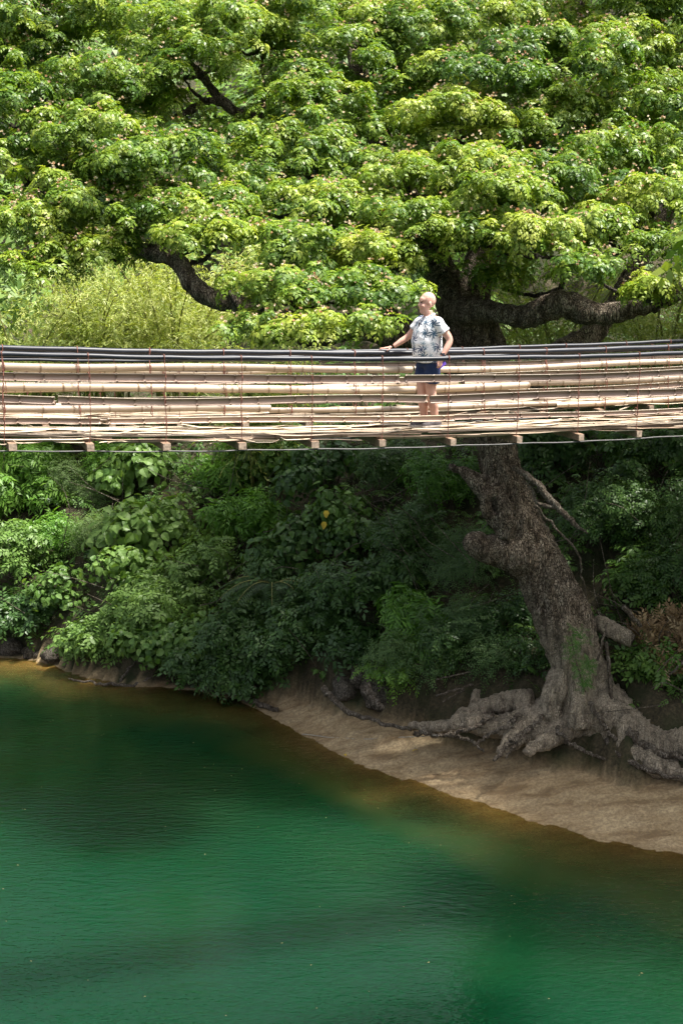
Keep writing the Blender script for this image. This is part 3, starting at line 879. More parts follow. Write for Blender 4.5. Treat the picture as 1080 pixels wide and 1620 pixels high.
def bamboo_clump(px, py, D, h, n, spread, lean, label, dens=1.0, tint=0.5):
    b = at_d(px, py, D)
    z0 = terr1(b.x, b.y)
    root = empty('bamboo_clump', (b.x, b.y, z0))
    tag(root, label, 'bamboo', 'bamboo clumps behind the bridges')
    pos, ax = [], []
    for i in range(n):
        a = rng.uniform(0, 6.28); q = rng.uniform(0.1, 0.6)
        base = np.array([q*math.cos(a)*spread*0.5, q*math.sin(a)*spread*0.5, -0.1])
        hd = rng.normal(0, 0.35) + (0.0)
        tip = base + np.array([lean*rng.uniform(0.3, 1.4) + math.cos(a)*spread*rng.uniform(0.4, 1.0), math.sin(a)*spread*0.8 - 0.8, h*rng.uniform(0.65, 1.1)])
        mid = base*0.45 + tip*0.55 + np.array([-(tip-base)[0]*0.22, 0, h*0.16])
        P, r_ = smooth_path([base, mid, tip], [0.045, 0.035, 0.01], 16)
        link('culm', tube_mesh('culm', P, r_, M['culm'], 6), root)
        m_ = int(26*dens)
        ts = rng.uniform(0.42, 1.0, m_)
        q_ = np.stack([np.interp(ts, np.linspace(0, 1, 16), P[:, k]) for k in range(3)], -1)
        pos.append(q_ + rng.normal(0, 0.42, q_.shape)); ax.append(rng.normal(0, 0.4, q_.shape) + np.array([0, -0.25, 1.0]))
    pos = np.vstack(pos); ax = np.vstack(ax)
    V, T_ = scatter(PLUME, pos, ax, rng.uniform(0.8, 1.4, len(pos)), tint + rng.normal(0, 0.14, len(pos)))
    leaf_object('foliage', [V], [T_], M['bamboo_leaf'], root)
M['culm'] = simple_mat('bamboo_culm', (0.22, 0.22, 0.07), 0.5, 0.4, 3)
bamboo_clump(40, 640, 50.0, 5.6, 24, 2.6, 0.8, 'yellow-green bamboo clump with arching culms behind the bridges above the bushy bank', 1.1, 0.42)
bamboo_clump(165, 640, 50.5, 6.2, 28, 2.8, 0.9, 'tallest pale yellow bamboo clump with feathery plumes behind the bridges', 1.3, 0.62)
bamboo_clump(285, 640, 49.5, 5.8, 26, 2.6, 0.7, 'bright yellow bamboo clump under the bare bent limb of the rain tree', 1.3, 0.66)
bamboo_clump(395, 640, 46.0, 5.0, 18, 2.2, -0.5, 'green bamboo clump between the bent limb and the rain tree trunk', 1.1, 0.46)
bamboo_clump(-70, 640, 50.0, 4.5, 16, 2.6, 0.6, 'green bamboo clump leaning in from the far end of the grove', 1.0, 0.44)
bamboo_clump(880, 600, 43.0, 5.0, 18, 2.4, -0.4, 'dull green bamboo clump seen under the thick level limb of the rain tree', 1.0, 0.38)
bamboo_clump(1040, 620, 44.5, 4.6, 16, 2.4, 0.4, 'light green bamboo clump behind the upper end of the bridges', 1.0, 0.55)

# ------------------------------------------------------------------ shrubs of the bank
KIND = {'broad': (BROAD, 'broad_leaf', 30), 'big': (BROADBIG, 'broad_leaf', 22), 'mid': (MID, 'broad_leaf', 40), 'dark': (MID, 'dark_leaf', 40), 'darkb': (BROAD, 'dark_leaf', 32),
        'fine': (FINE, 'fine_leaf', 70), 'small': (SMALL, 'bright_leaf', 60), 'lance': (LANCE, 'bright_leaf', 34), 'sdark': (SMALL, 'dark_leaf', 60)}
def shrub(px, py, r, kind, tint, label, lobes=8, dens=1.0, group=None, tall=0.9, yellow=0):
    hit = on_bank(px, py)
    gz = terr1(hit.x, hit.y + 0.25)
    root = empty('shrub', (hit.x, hit.y + 0.25, gz - 0.05))
    tag(root, label, 'shrub', group or 'shrubs on the river bank')
    spr, mat, per = KIND[kind]
    if py > 1020 and px < 520: r, tall = r*1.45, 0.55
    Vs, Ts = [], []
    tops = []
    for i in range(lobes):
        a = rng.uniform(0, 6.28); q = rng.uniform(0.1, 1.15)
        c = np.array([math.cos(a)*r*q, math.sin(a)*r*q*0.6 - 0.25*r, r*tall*rng.uniform(0.15, 1.05)*(1.1 - 0.4*q)])
        rr = r*rng.uniform(0.26, 0.50)
        tops.append(c)
        n = max(8, int(per*dens*(rr/0.7)**2*1.15))
        pos, nr = shell_points(c, (rr, rr, rr*0.8), n, -0.6, 0.5, rng, (0, -1, 0.3))
        pos += rng.normal(0, 0.11, pos.shape)
        V, T_ = scatter(spr, pos, nr*0.8 + np.array([0, -0.1, 0.65]) + rng.normal(0, 0.2, pos.shape), rng.uniform(0.85, 1.3, len(pos)), tint + 0.06 + rng.normal(0, 0.10, len(pos)))
        Vs.append(V); Ts.append(T_)
        if yellow and i < yellow:
            yp = pos[np.argmin(pos[:, 1])]
            qs = np.array(broad(np.zeros(3), np.array([rng.normal(0, .3), -0.4, -0.8]), np.array([0, -1.0, 0.5]), 0.22, 0.17))
            yo = leaf_object('yellow_leaf', [qs.reshape(-1, 3)], [np.full(qs.shape[0]*4, rng.random())], M['yellow_leaf'], root)
            yo.location = yp + np.array([0, -0.3, 0])
            yo['label'] = 'single yellowed leaf among the green ones'
    leaf_object('foliage', Vs, Ts, M[mat], root)
    for c in tops:
        base = np.array([rng.normal(0, 0.08), rng.normal(0, 0.08), 0])
        P, r_ = smooth_path([base, (base + c)/2 + rng.normal(0, 0.12*r, 3), c], [0.03, 0.02, 0.01], 9)
        link('stem', tube_mesh('stem', P, r_, M['twig'], 5), root)
    return root
SHRUBS = [  # left-bank tints raised: missing sun and leaf sheen put into the leaf colour
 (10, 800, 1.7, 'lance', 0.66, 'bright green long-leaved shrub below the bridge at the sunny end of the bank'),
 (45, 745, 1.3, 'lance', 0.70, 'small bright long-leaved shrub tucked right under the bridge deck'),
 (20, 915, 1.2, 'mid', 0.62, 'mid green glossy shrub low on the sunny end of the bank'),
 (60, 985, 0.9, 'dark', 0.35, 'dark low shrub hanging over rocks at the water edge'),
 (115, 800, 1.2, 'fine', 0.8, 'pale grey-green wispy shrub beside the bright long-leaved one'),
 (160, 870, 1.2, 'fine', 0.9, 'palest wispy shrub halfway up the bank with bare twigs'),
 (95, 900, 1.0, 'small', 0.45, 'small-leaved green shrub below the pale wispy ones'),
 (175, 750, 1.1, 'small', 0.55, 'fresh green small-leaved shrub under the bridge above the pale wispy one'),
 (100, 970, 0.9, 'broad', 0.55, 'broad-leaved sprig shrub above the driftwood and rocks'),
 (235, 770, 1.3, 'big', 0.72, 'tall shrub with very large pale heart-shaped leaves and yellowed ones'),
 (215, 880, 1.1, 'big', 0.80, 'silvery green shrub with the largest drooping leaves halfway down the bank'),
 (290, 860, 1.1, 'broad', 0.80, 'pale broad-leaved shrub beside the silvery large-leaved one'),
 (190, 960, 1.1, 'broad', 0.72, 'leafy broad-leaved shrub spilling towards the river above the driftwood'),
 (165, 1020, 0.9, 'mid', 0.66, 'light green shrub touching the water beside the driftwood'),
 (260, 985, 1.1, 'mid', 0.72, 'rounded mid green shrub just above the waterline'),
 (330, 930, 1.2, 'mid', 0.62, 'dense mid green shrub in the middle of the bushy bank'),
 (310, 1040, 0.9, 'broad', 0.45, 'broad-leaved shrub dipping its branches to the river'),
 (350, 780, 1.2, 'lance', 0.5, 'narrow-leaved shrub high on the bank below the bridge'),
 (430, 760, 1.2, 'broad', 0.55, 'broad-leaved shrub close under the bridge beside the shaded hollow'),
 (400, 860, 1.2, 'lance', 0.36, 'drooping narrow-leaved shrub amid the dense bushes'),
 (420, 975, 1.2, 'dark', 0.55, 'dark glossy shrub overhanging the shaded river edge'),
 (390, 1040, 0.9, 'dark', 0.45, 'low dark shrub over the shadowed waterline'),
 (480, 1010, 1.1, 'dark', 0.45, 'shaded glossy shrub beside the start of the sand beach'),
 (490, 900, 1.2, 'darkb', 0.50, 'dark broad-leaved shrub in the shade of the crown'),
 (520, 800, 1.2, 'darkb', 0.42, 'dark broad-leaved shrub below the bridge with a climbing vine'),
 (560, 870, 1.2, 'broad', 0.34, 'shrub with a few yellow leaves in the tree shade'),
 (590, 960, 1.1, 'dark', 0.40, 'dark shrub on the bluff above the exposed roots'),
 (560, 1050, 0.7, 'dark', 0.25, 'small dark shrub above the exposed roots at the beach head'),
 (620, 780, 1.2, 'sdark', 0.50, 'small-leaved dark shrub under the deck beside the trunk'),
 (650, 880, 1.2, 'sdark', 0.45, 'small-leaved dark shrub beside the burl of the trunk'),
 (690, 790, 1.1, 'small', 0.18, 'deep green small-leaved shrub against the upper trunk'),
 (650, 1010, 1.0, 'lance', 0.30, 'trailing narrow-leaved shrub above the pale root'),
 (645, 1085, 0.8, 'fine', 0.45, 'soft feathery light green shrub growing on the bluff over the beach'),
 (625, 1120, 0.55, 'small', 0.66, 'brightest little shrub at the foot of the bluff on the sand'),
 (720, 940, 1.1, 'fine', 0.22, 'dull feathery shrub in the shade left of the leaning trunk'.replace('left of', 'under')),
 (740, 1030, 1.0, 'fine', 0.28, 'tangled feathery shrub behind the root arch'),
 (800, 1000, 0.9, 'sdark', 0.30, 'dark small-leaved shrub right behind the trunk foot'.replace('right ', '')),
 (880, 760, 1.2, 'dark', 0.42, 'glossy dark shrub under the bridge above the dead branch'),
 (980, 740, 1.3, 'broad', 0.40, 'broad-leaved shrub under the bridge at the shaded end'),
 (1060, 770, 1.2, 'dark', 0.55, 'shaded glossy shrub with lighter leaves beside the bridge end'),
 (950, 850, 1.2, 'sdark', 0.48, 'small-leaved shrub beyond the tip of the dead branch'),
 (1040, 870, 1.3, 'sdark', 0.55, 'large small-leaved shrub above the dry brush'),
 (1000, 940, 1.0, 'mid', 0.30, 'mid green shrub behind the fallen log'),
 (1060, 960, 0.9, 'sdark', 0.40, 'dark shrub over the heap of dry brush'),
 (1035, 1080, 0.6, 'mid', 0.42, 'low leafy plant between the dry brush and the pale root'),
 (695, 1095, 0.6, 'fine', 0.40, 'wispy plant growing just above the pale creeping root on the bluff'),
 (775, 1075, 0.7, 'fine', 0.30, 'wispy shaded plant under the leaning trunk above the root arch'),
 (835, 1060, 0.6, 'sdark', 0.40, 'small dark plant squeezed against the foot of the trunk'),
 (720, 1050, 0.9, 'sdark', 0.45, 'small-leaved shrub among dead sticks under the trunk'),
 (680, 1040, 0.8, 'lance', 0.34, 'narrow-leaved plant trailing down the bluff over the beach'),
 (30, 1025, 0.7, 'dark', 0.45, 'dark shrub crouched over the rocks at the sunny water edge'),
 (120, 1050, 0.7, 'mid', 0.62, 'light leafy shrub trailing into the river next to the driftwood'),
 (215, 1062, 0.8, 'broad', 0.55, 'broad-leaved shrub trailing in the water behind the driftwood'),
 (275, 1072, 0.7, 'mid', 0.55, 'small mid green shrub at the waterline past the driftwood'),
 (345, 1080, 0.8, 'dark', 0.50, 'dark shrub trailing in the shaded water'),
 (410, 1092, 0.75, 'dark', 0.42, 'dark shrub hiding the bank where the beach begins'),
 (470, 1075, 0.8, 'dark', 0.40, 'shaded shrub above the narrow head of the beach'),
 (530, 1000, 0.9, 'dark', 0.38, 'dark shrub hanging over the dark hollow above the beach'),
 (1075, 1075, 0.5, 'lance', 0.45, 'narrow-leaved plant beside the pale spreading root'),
]
for i, (x, y, r, k, tn, lab) in enumerate(SHRUBS):
    shrub(x, y, r, k, tn, lab, yellow=2 if 'yellow' in lab else 0)
# ivy on the trunk foot
ivy_c = [at_d(905, 1030, 32.1), at_d(915, 1055, 32.1), at_d(925, 1075, 32.05), at_d(912, 1010, 32.2), at_d(935, 1050, 32.15)]
root = empty('ivy', tuple(at_d(915, 1080, 32.2)))
tag(root, 'patch of green ivy clinging to the foot of the leaning trunk', 'ivy')
Vs, Ts = [], []
for c in ivy_c:
    pos = np.array(c)[None, :] - np.array(root.location) + rng.normal(0, 0.09, (14, 3))
    V, T_ = scatter(SMALL, pos, np.tile([[0.1, -0.9, 0.5]], (14, 1)) + rng.normal(0, 0.2, (14, 3)), rng.uniform(0.3, 0.5, 14), 0.08 + rng.normal(0, 0.08, 14))
    Vs.append(V); Ts.append(T_)
leaf_object('foliage', Vs, Ts, M['bright_leaf'], root)
P, r_ = smooth_path([at_d(925, 1095, 32.1) - root.location, at_d(912, 1050, 32.1) - root.location, at_d(900, 1000, 32.2) - root.location], [0.02, 0.02, 0.01], 12)
link('stem', tube_mesh('stem', P, r_, M['twig'], 5), root)

# small palm in the bushes
pr = on_bank(432, 985)
palm = empty('small_palm', (pr.x, pr.y, terr1(pr.x, pr.y)))
tag(palm, 'small palm with feathered fronds deep among the shaded bushes', 'palm')
for k in range(7):
    a = -1.57 + (k - 3)*0.55 + rng.normal(0, 0.1)
    o = np.array([math.cos(a), math.sin(a), 0]); lat = np.array([-o[1], o[0], 0])
    V, T_ = [], []
    P = np.array([o*1.5*s + np.array([0, 0, 1.1 + 0.9*s - 1.1*s*s]) + np.array([0, -0.3, 0]) for s in np.linspace(0, 1, 12)])
    for i in range(1, 24):
        s = i/24
        pp = np.array([np.interp(s, np.linspace(0, 1, 12), P[:, c]) for c in range(3)])
        for sg in (1, -1):
            V.append(kite(pp, o*0.5 + lat*sg + np.array([0, 0, -0.35]), np.array([0, 0, 1.0]), 0.42*(1 - 0.5*abs(s-0.5)), 0.035, 0.02)); T_.append(np.full(4, 0.2))
    fo = leaf_object('frond', [np.array(V).reshape(-1, 3)], [np.concatenate(T_)], M['dark_leaf'], palm)
    link('rachis', tube_mesh('rachis', P, np.linspace(0.018, 0.006, 12), M['culm'], 5), fo)

# ground cover between the shrubs: nobody could count it
def undergrowth():
    n = 3000
    xs = rng.uniform(-16, 15, n*2); ys = rng.uniform(28, 53, n*2)
    s = (ys - np.interp(xs, SHX, SHY))*0.78 - np.interp(xs, BX, BW)
    k = ((s > 0.75) | ((xs < -0.3) & (s > 0.12))) & ((s > 1.1) | (rng.random(len(s)) < 0.5))
    xs, ys, s = xs[k][:n], ys[k][:n], s[k][:n]
    zs = terr(xs, ys)
    pos = np.stack([xs, ys, zs + rng.uniform(0.05, 0.75, len(xs))*np.clip(s/2, 0.35, 1)], -1)
    Vs, Ts = [], []
    V, T_ = scatter(SMALL + MID + LANCE[:3] + BROAD[:2], pos, np.array([[0, -0.35, 1.0]]) + rng.normal(0, 0.25, pos.shape), rng.uniform(0.6, 1.2, len(pos)), 0.35 + rng.normal(0, 0.16, len(pos)))
    o = leaf_object('undergrowth', [V], [T_], M['broad_leaf'])
    tag(o, 'tangle of small leafy plants covering the slope between the shrubs', 'undergrowth', kind='stuff')
    # bare twigs and dead stems in the tangle
    mb = MB()
    for i in range(620):
        j = rng.integers(0, len(xs))
        b = np.array([xs[j], ys[j], zs[j]])
        if s[j] > 1.0: b = b + np.array([0, -rng.uniform(0, 0.9), rng.uniform(0, 0.9)])
        L = rng.uniform(0.7, 2.3)
        d = unit(np.array([rng.normal(0, 0.8), rng.normal(-0.3, 0.4), rng.uniform(0.2, 1.0)]))
        P, r_ = smooth_path([b, b + d*L*0.5 + rng.normal(0, 0.1, 3), b + d*L + rng.normal(0, 0.15, 3)], [0.014, 0.011, 0.006], 6)
        mb.tube(P, r_, 4)
    o2 = link('dead_twigs', mb.mesh('dead_twigs', M['deadwood']))
    tag(o2, 'bare brown twigs and dead stems caught all over the bushy slope', 'twigs', kind='stuff')
undergrowth()
#=== PART 4 ===

# ------------------------------------------------------------------ the two hanging bridges
TH = R(19.5)
UX, UY = math.cos(TH), math.sin(TH)
M0 = Vector((1.12, 20.0, 0))
class Bridge:
    def __init__(s, away, edge_px, half):
        s.o = M0 + Vector((-UY, UX, 0))*away
        s.half = half
        ts, zs = [], []
        for x, y in edge_px:
            t, z = s.hit(x, y, -half)
            ts.append(t); zs.append(z)
        s.poly = np.polyfit(ts, zs, 3)
        s.lo, s.hi = min(ts), max(ts)
    def hit(s, x, y, off):
        d = ray(x, y)
        nx, ny = -UY, UX
        k = (s.o.x*nx + s.o.y*ny + off)/(d.x*nx + d.y*ny)
        p = Vector((0, 0, CAM_Z)) + d*k
        return (p.x - s.o.x)*UX + (p.y - s.o.y)*UY, p.z
    def z(s, t):
        c = np.clip(t, s.lo, s.hi)
        d = np.polyder(s.poly)
        return np.polyval(s.poly, c) + np.clip(np.polyval(d, c), -0.12, 0.12)*(t - c)
    def world(s, t, off, h):
        return Vector((s.o.x + t*UX - off*UY, s.o.y + t*UY + off*UX, float(s.z(t)) + h))
A = Bridge(0.0, [(-100, 690), (20, 690), (150, 691), (300, 691), (400, 690), (500, 689), (603, 688), (712, 685), (815, 681), (912, 677), (1008, 673), (1080, 670), (1180, 664)], 0.45)
B = Bridge(3.7, [(-100, 665), (0, 664), (200, 663), (400, 661), (560, 657), (700, 651), (800, 645), (900, 641), (1000, 637), (1080, 633), (1180, 626)], 0.45)

def half_bamboo(br, t0, t1, off, h, r, conv, seed, closed=False):
    """split bamboo culm along the bridge, its round back towards conv (+1 / -1)"""
    rr = np.random.default_rng(seed)
    nodes = [t0 + rr.uniform(0.1, 0.3)]
    while nodes[-1] < t1: nodes.append(nodes[-1] + rr.uniform(0.34, 0.5))
    nodes = np.array(nodes[:-1])
    ts = np.unique(np.round(np.concatenate([np.arange(t0, t1, 0.24), [t1], nodes - 0.02, nodes, nodes + 0.02]), 3))
    ts = ts[(ts >= t0) & (ts <= t1)]
    ph = rr.uniform(0, 6.28); sg = rr.uniform(0.006, 0.024); tap = rr.uniform(-0.12, 0.12)
    V, att = [], []
    tw = rr.normal(0, 0.10)
    na = 7
    for t in ts:
        nd = float(np.min(np.abs(nodes - t))) if len(nodes) else 1.0
        b = 1.0 + (0.10 if nd < 0.005 else 0.0)
        R_ = r*b*(1 + tap*((t - t0)/(t1 - t0) - 0.5))
        zc = float(br.z(t)) + h + sg*math.sin(t*1.3 + ph) ; yc = off + 0.008*math.sin(t*0.9 + ph*2)
        a = np.linspace(-1.5, 1.5, na) + tw
        if closed: a = np.linspace(-math.pi, math.pi, na, endpoint=False)
        for q in a: V.append((t, yc + conv*R_*math.cos(q) - conv*r*0.4, zc + R_*math.sin(q)))
        if not closed:
            Ri = R_ - 0.009 - (0.022 if nd < 0.005 else 0)
            for q in a[::-1]: V.append((t, yc + conv*Ri*math.cos(q) - conv*r*0.4, zc + Ri*math.sin(q)))
        att += [1.0 if nd < 0.012 else 0.0]*(na if closed else 2*na)
    k = na if closed else 2*na
    n = len(ts)
    i, j = np.meshgrid(np.arange(n-1), np.arange(k), indexing='ij')
    j2 = (j + 1) % k
    Fq = np.stack([i*k + j, i*k + j2, (i+1)*k + j2, (i+1)*k + j], -1).reshape(-1, 4)
    if conv < 0: Fq = Fq[:, ::-1]
    me = np_mesh('bamboo_rail', np.array(V), Fq, M['bamboo'], np.array(att), False, 'node')
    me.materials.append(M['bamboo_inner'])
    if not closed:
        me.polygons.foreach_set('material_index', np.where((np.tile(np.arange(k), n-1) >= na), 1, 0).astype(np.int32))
    me.polygons.foreach_set('use_smooth', np.ones(len(me.polygons), dtype=bool))
    return me
def slat_mesh(br, t0, t1, off, h, w, mat, drift, seed, curl=1.0):
    rr = np.random.default_rng(seed)
    n = 12
    ts = np.linspace(t0, t1, n)
    ph = rr.uniform(0, 6.28, 3)
    V, att = [], []
    tilt = rr.normal(0, 0.10)
    e0, e1 = rr.uniform(0.25, 1.0, 2); cu = rr.uniform(-0.5, 1.0, 2)
    for i, t in enumerate(ts):
        f = i/(n-1)
        y = off + drift*(f - 0.5) + 0.006*math.sin(t*2 + ph[0])
        z = float(br.z(t)) + h + 0.006*math.sin(t*2.4 + ph[1]) + 0.006*math.sin(t*6 + ph[2]) + curl*0.045*max(0, (f-0.80)/0.20)**2*cu[0] + curl*0.045*max(0, (0.20-f)/0.20)**2*cu[1]
        ww = w*(1 if 0 < i < n-1 else (e0 if i == 0 else e1))/2
        for (a, b) in ((-1, 0), (-0.4, 0.3), (0.4, 0.3), (1, 0), (0.4, -0.35), (-0.4, -0.35)):
            V.append((t, y + a*ww, z + b*0.016 + a*ww*tilt))
        att += [0.8 if rr.random() < 0.08 else 0.0]*6
    k = 6
    i, j = np.meshgrid(np.arange(n-1), np.arange(k), indexing='ij')
    j2 = (j+1) % k
    Fq = np.stack([i*k + j, (i+1)*k + j, (i+1)*k + j2, i*k + j2], -1).reshape(-1, 4)
    return np_mesh('deck_slat', np.array(V), Fq, mat, np.array(att), False, 'node')

def build_bridge(br, label, t0, t1, beam_ts, rails, seed, cable_r):
    root = empty('hanging_bridge', br.o, TH)
    tag(root, label, 'bridge')
    rs = np.random.default_rng(seed)
    hb = br.half
    # handrail and support cables
    ts = np.linspace(t0, t1, 90)
    def cable(name, off, h, r_, mat, sag=0.0, k=8):
        z = np.array([float(br.z(t)) for t in ts]) + h + sag*np.abs(np.sin((ts - beam_ts[0])*math.pi/0.98))*-1 + 0.004*np.sin(ts*2.2)
        P = np.stack([ts, off + 0.006*np.sin(ts*1.7 + h), z], -1)
        return link(name, tube_mesh(name, P, r_, mat, k), root)
    for (off, h, r_) in cable_r:
        cable('handrail_cable', off, h, r_, M['cable'], 0.006)
    for off in (-hb - 0.06, hb + 0.06):
        cable('support_cable', off, -0.165, 0.009, M['steel'], 0.01, 6)
    # cross beams
    for t in beam_ts:
        L0, L1 = -hb - rs.uniform(0.08, 0.2), hb + rs.uniform(0.08, 0.2)
        z = float(br.z(t))
        b = MB().box((t + rs.normal(0, 0.01), (L0 + L1)/2, z - 0.105), (rs.uniform(0.075, 0.10), L1 - L0, 0.085), Matrix.Rotation(rs.normal(0, 0.02), 3, 'Z'))
        me = b.mesh('cross_beam', M['timber']); me.materials.append(M['endgrain'])
        for p_ in me.polygons:
            if abs(p_.normal.y) > 0.9: p_.material_index = 1
        link('cross_beam', me, root)
    # stringers under the mat
    for k, off in enumerate((-hb + 0.06, -0.12, 0.12, hb - 0.06)):
        t = t0
        while t < t1:
            L = rs.uniform(3.2, 4.6)
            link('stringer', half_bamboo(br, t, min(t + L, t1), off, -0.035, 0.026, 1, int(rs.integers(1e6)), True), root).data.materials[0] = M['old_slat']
            t += L - 0.15
    # woven mat of split bamboo
    rows = 11
    for lay in range(2):
        for i in range(rows):
            off = -hb + (i + 0.5)*2*hb/rows + rs.normal(0, 0.012)
            t = t0 - rs.uniform(0, 2)
            while t < t1:
                L = rs.uniform(1.5, 3.2)
                w = rs.uniform(0.06, 0.10)
                if lay == 0 or rs.random() < 0.62:
                    o = link('deck_slat', slat_mesh(br, max(t, t0), min(t + L, t1), off, 0.002 + lay*0.012 + rs.normal(0, 0.004), w, M['slat'] if rs.random() < 0.86 - 0.3*(lay == 0) else M['old_slat'], rs.normal(0, 0.05), int(rs.integers(1e6)), 1.0 if lay else 0.2), root)
                t += L*rs.uniform(0.88, 1.05) + (0.5 if lay else 0)
    # ragged strips hanging at both edges
    for side in (-1, 1):
        t = t0
        while t < t1:
            L = rs.uniform(0.8, 2.2)
            link('deck_slat', slat_mesh(br, t, min(t + L, t1), side*(hb + rs.uniform(-0.03, 0.03)), rs.uniform(-0.06, -0.015), rs.uniform(0.03, 0.06), M['old_slat'] if rs.random() < 0.45 else M['slat'], rs.normal(0, 0.03), int(rs.integers(1e6)), 0.8), root)
            t += L*rs.uniform(0.6, 1.0)
        for _ in range(int((t1 - t0)*1.6)):
            t = rs.uniform(t0, t1)
            link('deck_slat', slat_mesh(br, t, t + rs.uniform(0.25, 0.6), side*(hb + rs.uniform(0.0, 0.05)), rs.uniform(-0.075, -0.02), rs.uniform(0.03, 0.07), M['slat'] if rs.random() < .7 else M['old_slat'], rs.normal(0, 0.16), int(rs.integers(1e6)), 1.2), root)
    # side rails of split bamboo
    for (side, h) in rails:
        t = t0 - rs.uniform(0, 3)
        while t < t1:
            L = rs.uniform(4.2, 6.4)
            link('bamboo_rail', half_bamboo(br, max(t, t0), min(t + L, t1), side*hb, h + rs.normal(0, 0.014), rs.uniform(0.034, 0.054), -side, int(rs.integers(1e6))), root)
            t += L - 0.12
    # ties from the handrail down to the beams
    cl = {}
    for side in (-1, 1):
        hs = [h for sd, h in rails if sd == side]
        top = [c for c in cable_r if c[0]*side > 0][0]
        for var in range(3):
            mb = MB()
            y = side*hb - 0.05
            pts = [(rs.normal(0, 0.006), top[0] - 0.03, top[1] + 0.03)] + [(rs.normal(0, 0.012), y + rs.normal(0, 0.004), h) for h in sorted(hs, reverse=True)] + [(rs.normal(0, 0.01), y + 0.0, -0.10)]
            P, r_ = smooth_path(pts, [0.005]*len(pts), 22)
            mb.tube(P, r_, 5)
            for h in hs:
                a = np.linspace(0, 2*math.pi, 11)
                mb.tube(np.stack([0.0*a + rs.normal(0, 0.006), side*hb + 0.058*np.cos(a), h + 0.058*np.sin(a)], -1), 0.0045, 4)
            a = np.linspace(0, 2*math.pi, 11); rc = top[2] + 0.006
            for dx in (0.0,):
                mb.tube(np.stack([0.0*a + dx, top[0] + rc*np.cos(a), top[1] + rc*np.sin(a)], -1), 0.005, 4)
            cl[(side, var)] = mb.mesh('tie', M['tie'])
        for i, t in enumerate(beam_ts):
            o = link('tie', cl[(side, i % 3)], root, (t + rs.normal(0, 0.04), 0, float(br.z(t))))
    return root
bA = [A.hit(x, 706, -0.5)[0] for x in (18, 143, 263, 381, 497, 603, 712, 815, 912, 1008)]
st = 0.98
bA = [bA[0] - st*k for k in (3, 2, 1)] + bA + [bA[-1] + st*k for k in (1, 2, 3)]
HA = [(-1, 0.195), (-1, 0.465), (-1, 0.735), (1, 0.225), (1, 0.495), (1, 0.755)]
build_bridge(A, 'bamboo hanging bridge that the man stands on', bA[0] - 0.4, bA[-1] + 0.4, bA, HA, 11,
             [(-0.47, 0.985, 0.032), (0.47, 0.985, 0.038)])
b0 = B.hit(70, 675, -0.5)[0]
bB = [b0 + 1.0*k for k in range(-3, 14)]
HB = [(-1, 0.25), (-1, 0.50), (-1, 0.74), (1, 0.12), (1, 0.34), (1, 0.64)]
build_bridge(B, 'empty bamboo hanging bridge running behind the one with the man', bB[0] - 0.4, bB[-1] + 0.4, bB, HB, 23,
             [(-0.47, 0.92, 0.028), (0.47, 0.90, 0.032), (-0.49, 0.875, 0.022)])

# ------------------------------------------------------------------ the man
man_t, _ = A.hit(676, 681, 0.06)
feet = A.world(man_t, 0.06, 0.026)
FA = math.atan2(0.885, -0.465)               # turns local +Y to the way he faces
Rz = Matrix.Rotation(FA, 3, 'Z')
def loc(p): return Rz.transposed() @ (Vector(p) - feet)
rail_t, _ = A.hit(609, 561, 0.47)
grip = loc(A.world(rail_t, 0.47, 0.985 + 0.038))
def ell(c, a, b, n=20, tilt=0.0, yaw=0.0):
    out = []
    for i in range(n):
        q = 2*math.pi*i/n
        x, y = a*math.cos(q), b*math.sin(q)
        out.append(Vector((c[0] + x*math.cos(yaw) - y*math.sin(yaw), c[1] + x*math.sin(yaw) + y*math.cos(yaw), c[2] + y*tilt)))
    return out
TORSO = [((0, -0.01, 0.84), .165, .125), ((0, -0.005, 0.92), .180, .142), ((0, 0.02, 1.02), .188, .160), ((0, 0.03, 1.12), .190, .166), ((0, 0.02, 1.22), .190, .152), ((0, 0.0, 1.32), .198, .135), ((0, -0.015, 1.40), .190, .112), ((0, -0.02, 1.45), .135, .088), ((0, -0.015, 1.485), .075, .07)]
LEGS = {1: [(.098, 0, .90), (.08, .03, .70), (.070, .05, .50), (.068, .03, .30), (.072, .015, .085)],
        -1: [(-.098, -.01, .90), (-.08, -.01, .70), (-.070, .0, .50), (-.072, -.04, .30), (-.075, -.07, .085)]}
LEGR = [.108, .092, .068, .066, .044]
hand = {1: Vector(grip) + Vector((-0.045, -0.05, 0.045))}
SHO = {1: Vector((.195, -.01, 1.405)), -1: Vector((-.195, -.01, 1.405))}
wr = Vector(grip) + Vector((-0.085, -0.085, 0.05))
mid = (SHO[1] + wr)/2
elb = mid + Vector((0.04, -0.03, -0.045))
ARMS = {1: [SHO[1], SHO[1]*.5 + elb*.5, elb, elb*.5 + wr*.5, wr],
        -1: [SHO[-1], Vector((-.25, -.085, 1.29)), Vector((-.295, -.145, 1.175)), Vector((-.315, -.085, 1.06)), Vector((-.325, -.015, .965))]}
ARMR = [.060, .056, .045, .042, .029]
mb = MB()
TORSO = [(c_, a*1.07, b*1.12) for c_, a, b in TORSO]
mb.rings([ell(*c) for c in TORSO])
neck = [((0, -.012, 1.44), .085, .08), ((0, .005, 1.50), .066, .068), ((0, .02, 1.555), .062, .066)]
mb.rings([ell(*c) for c in neck])
HY = R(12)                                # head turned a little further from the viewer
HR = Matrix.Rotation(-HY, 3, 'Z')
hc = Vector((0, .03, 1.655))
HS = 1.09
def hd(x, y, z): return hc + HR @ Vector((x*HS, y*HS, z*HS))
mb.ellipsoid(hd(0, -.015, .028), tuple(v*HS for v in (.076, .097, .100)), HR)          # skull
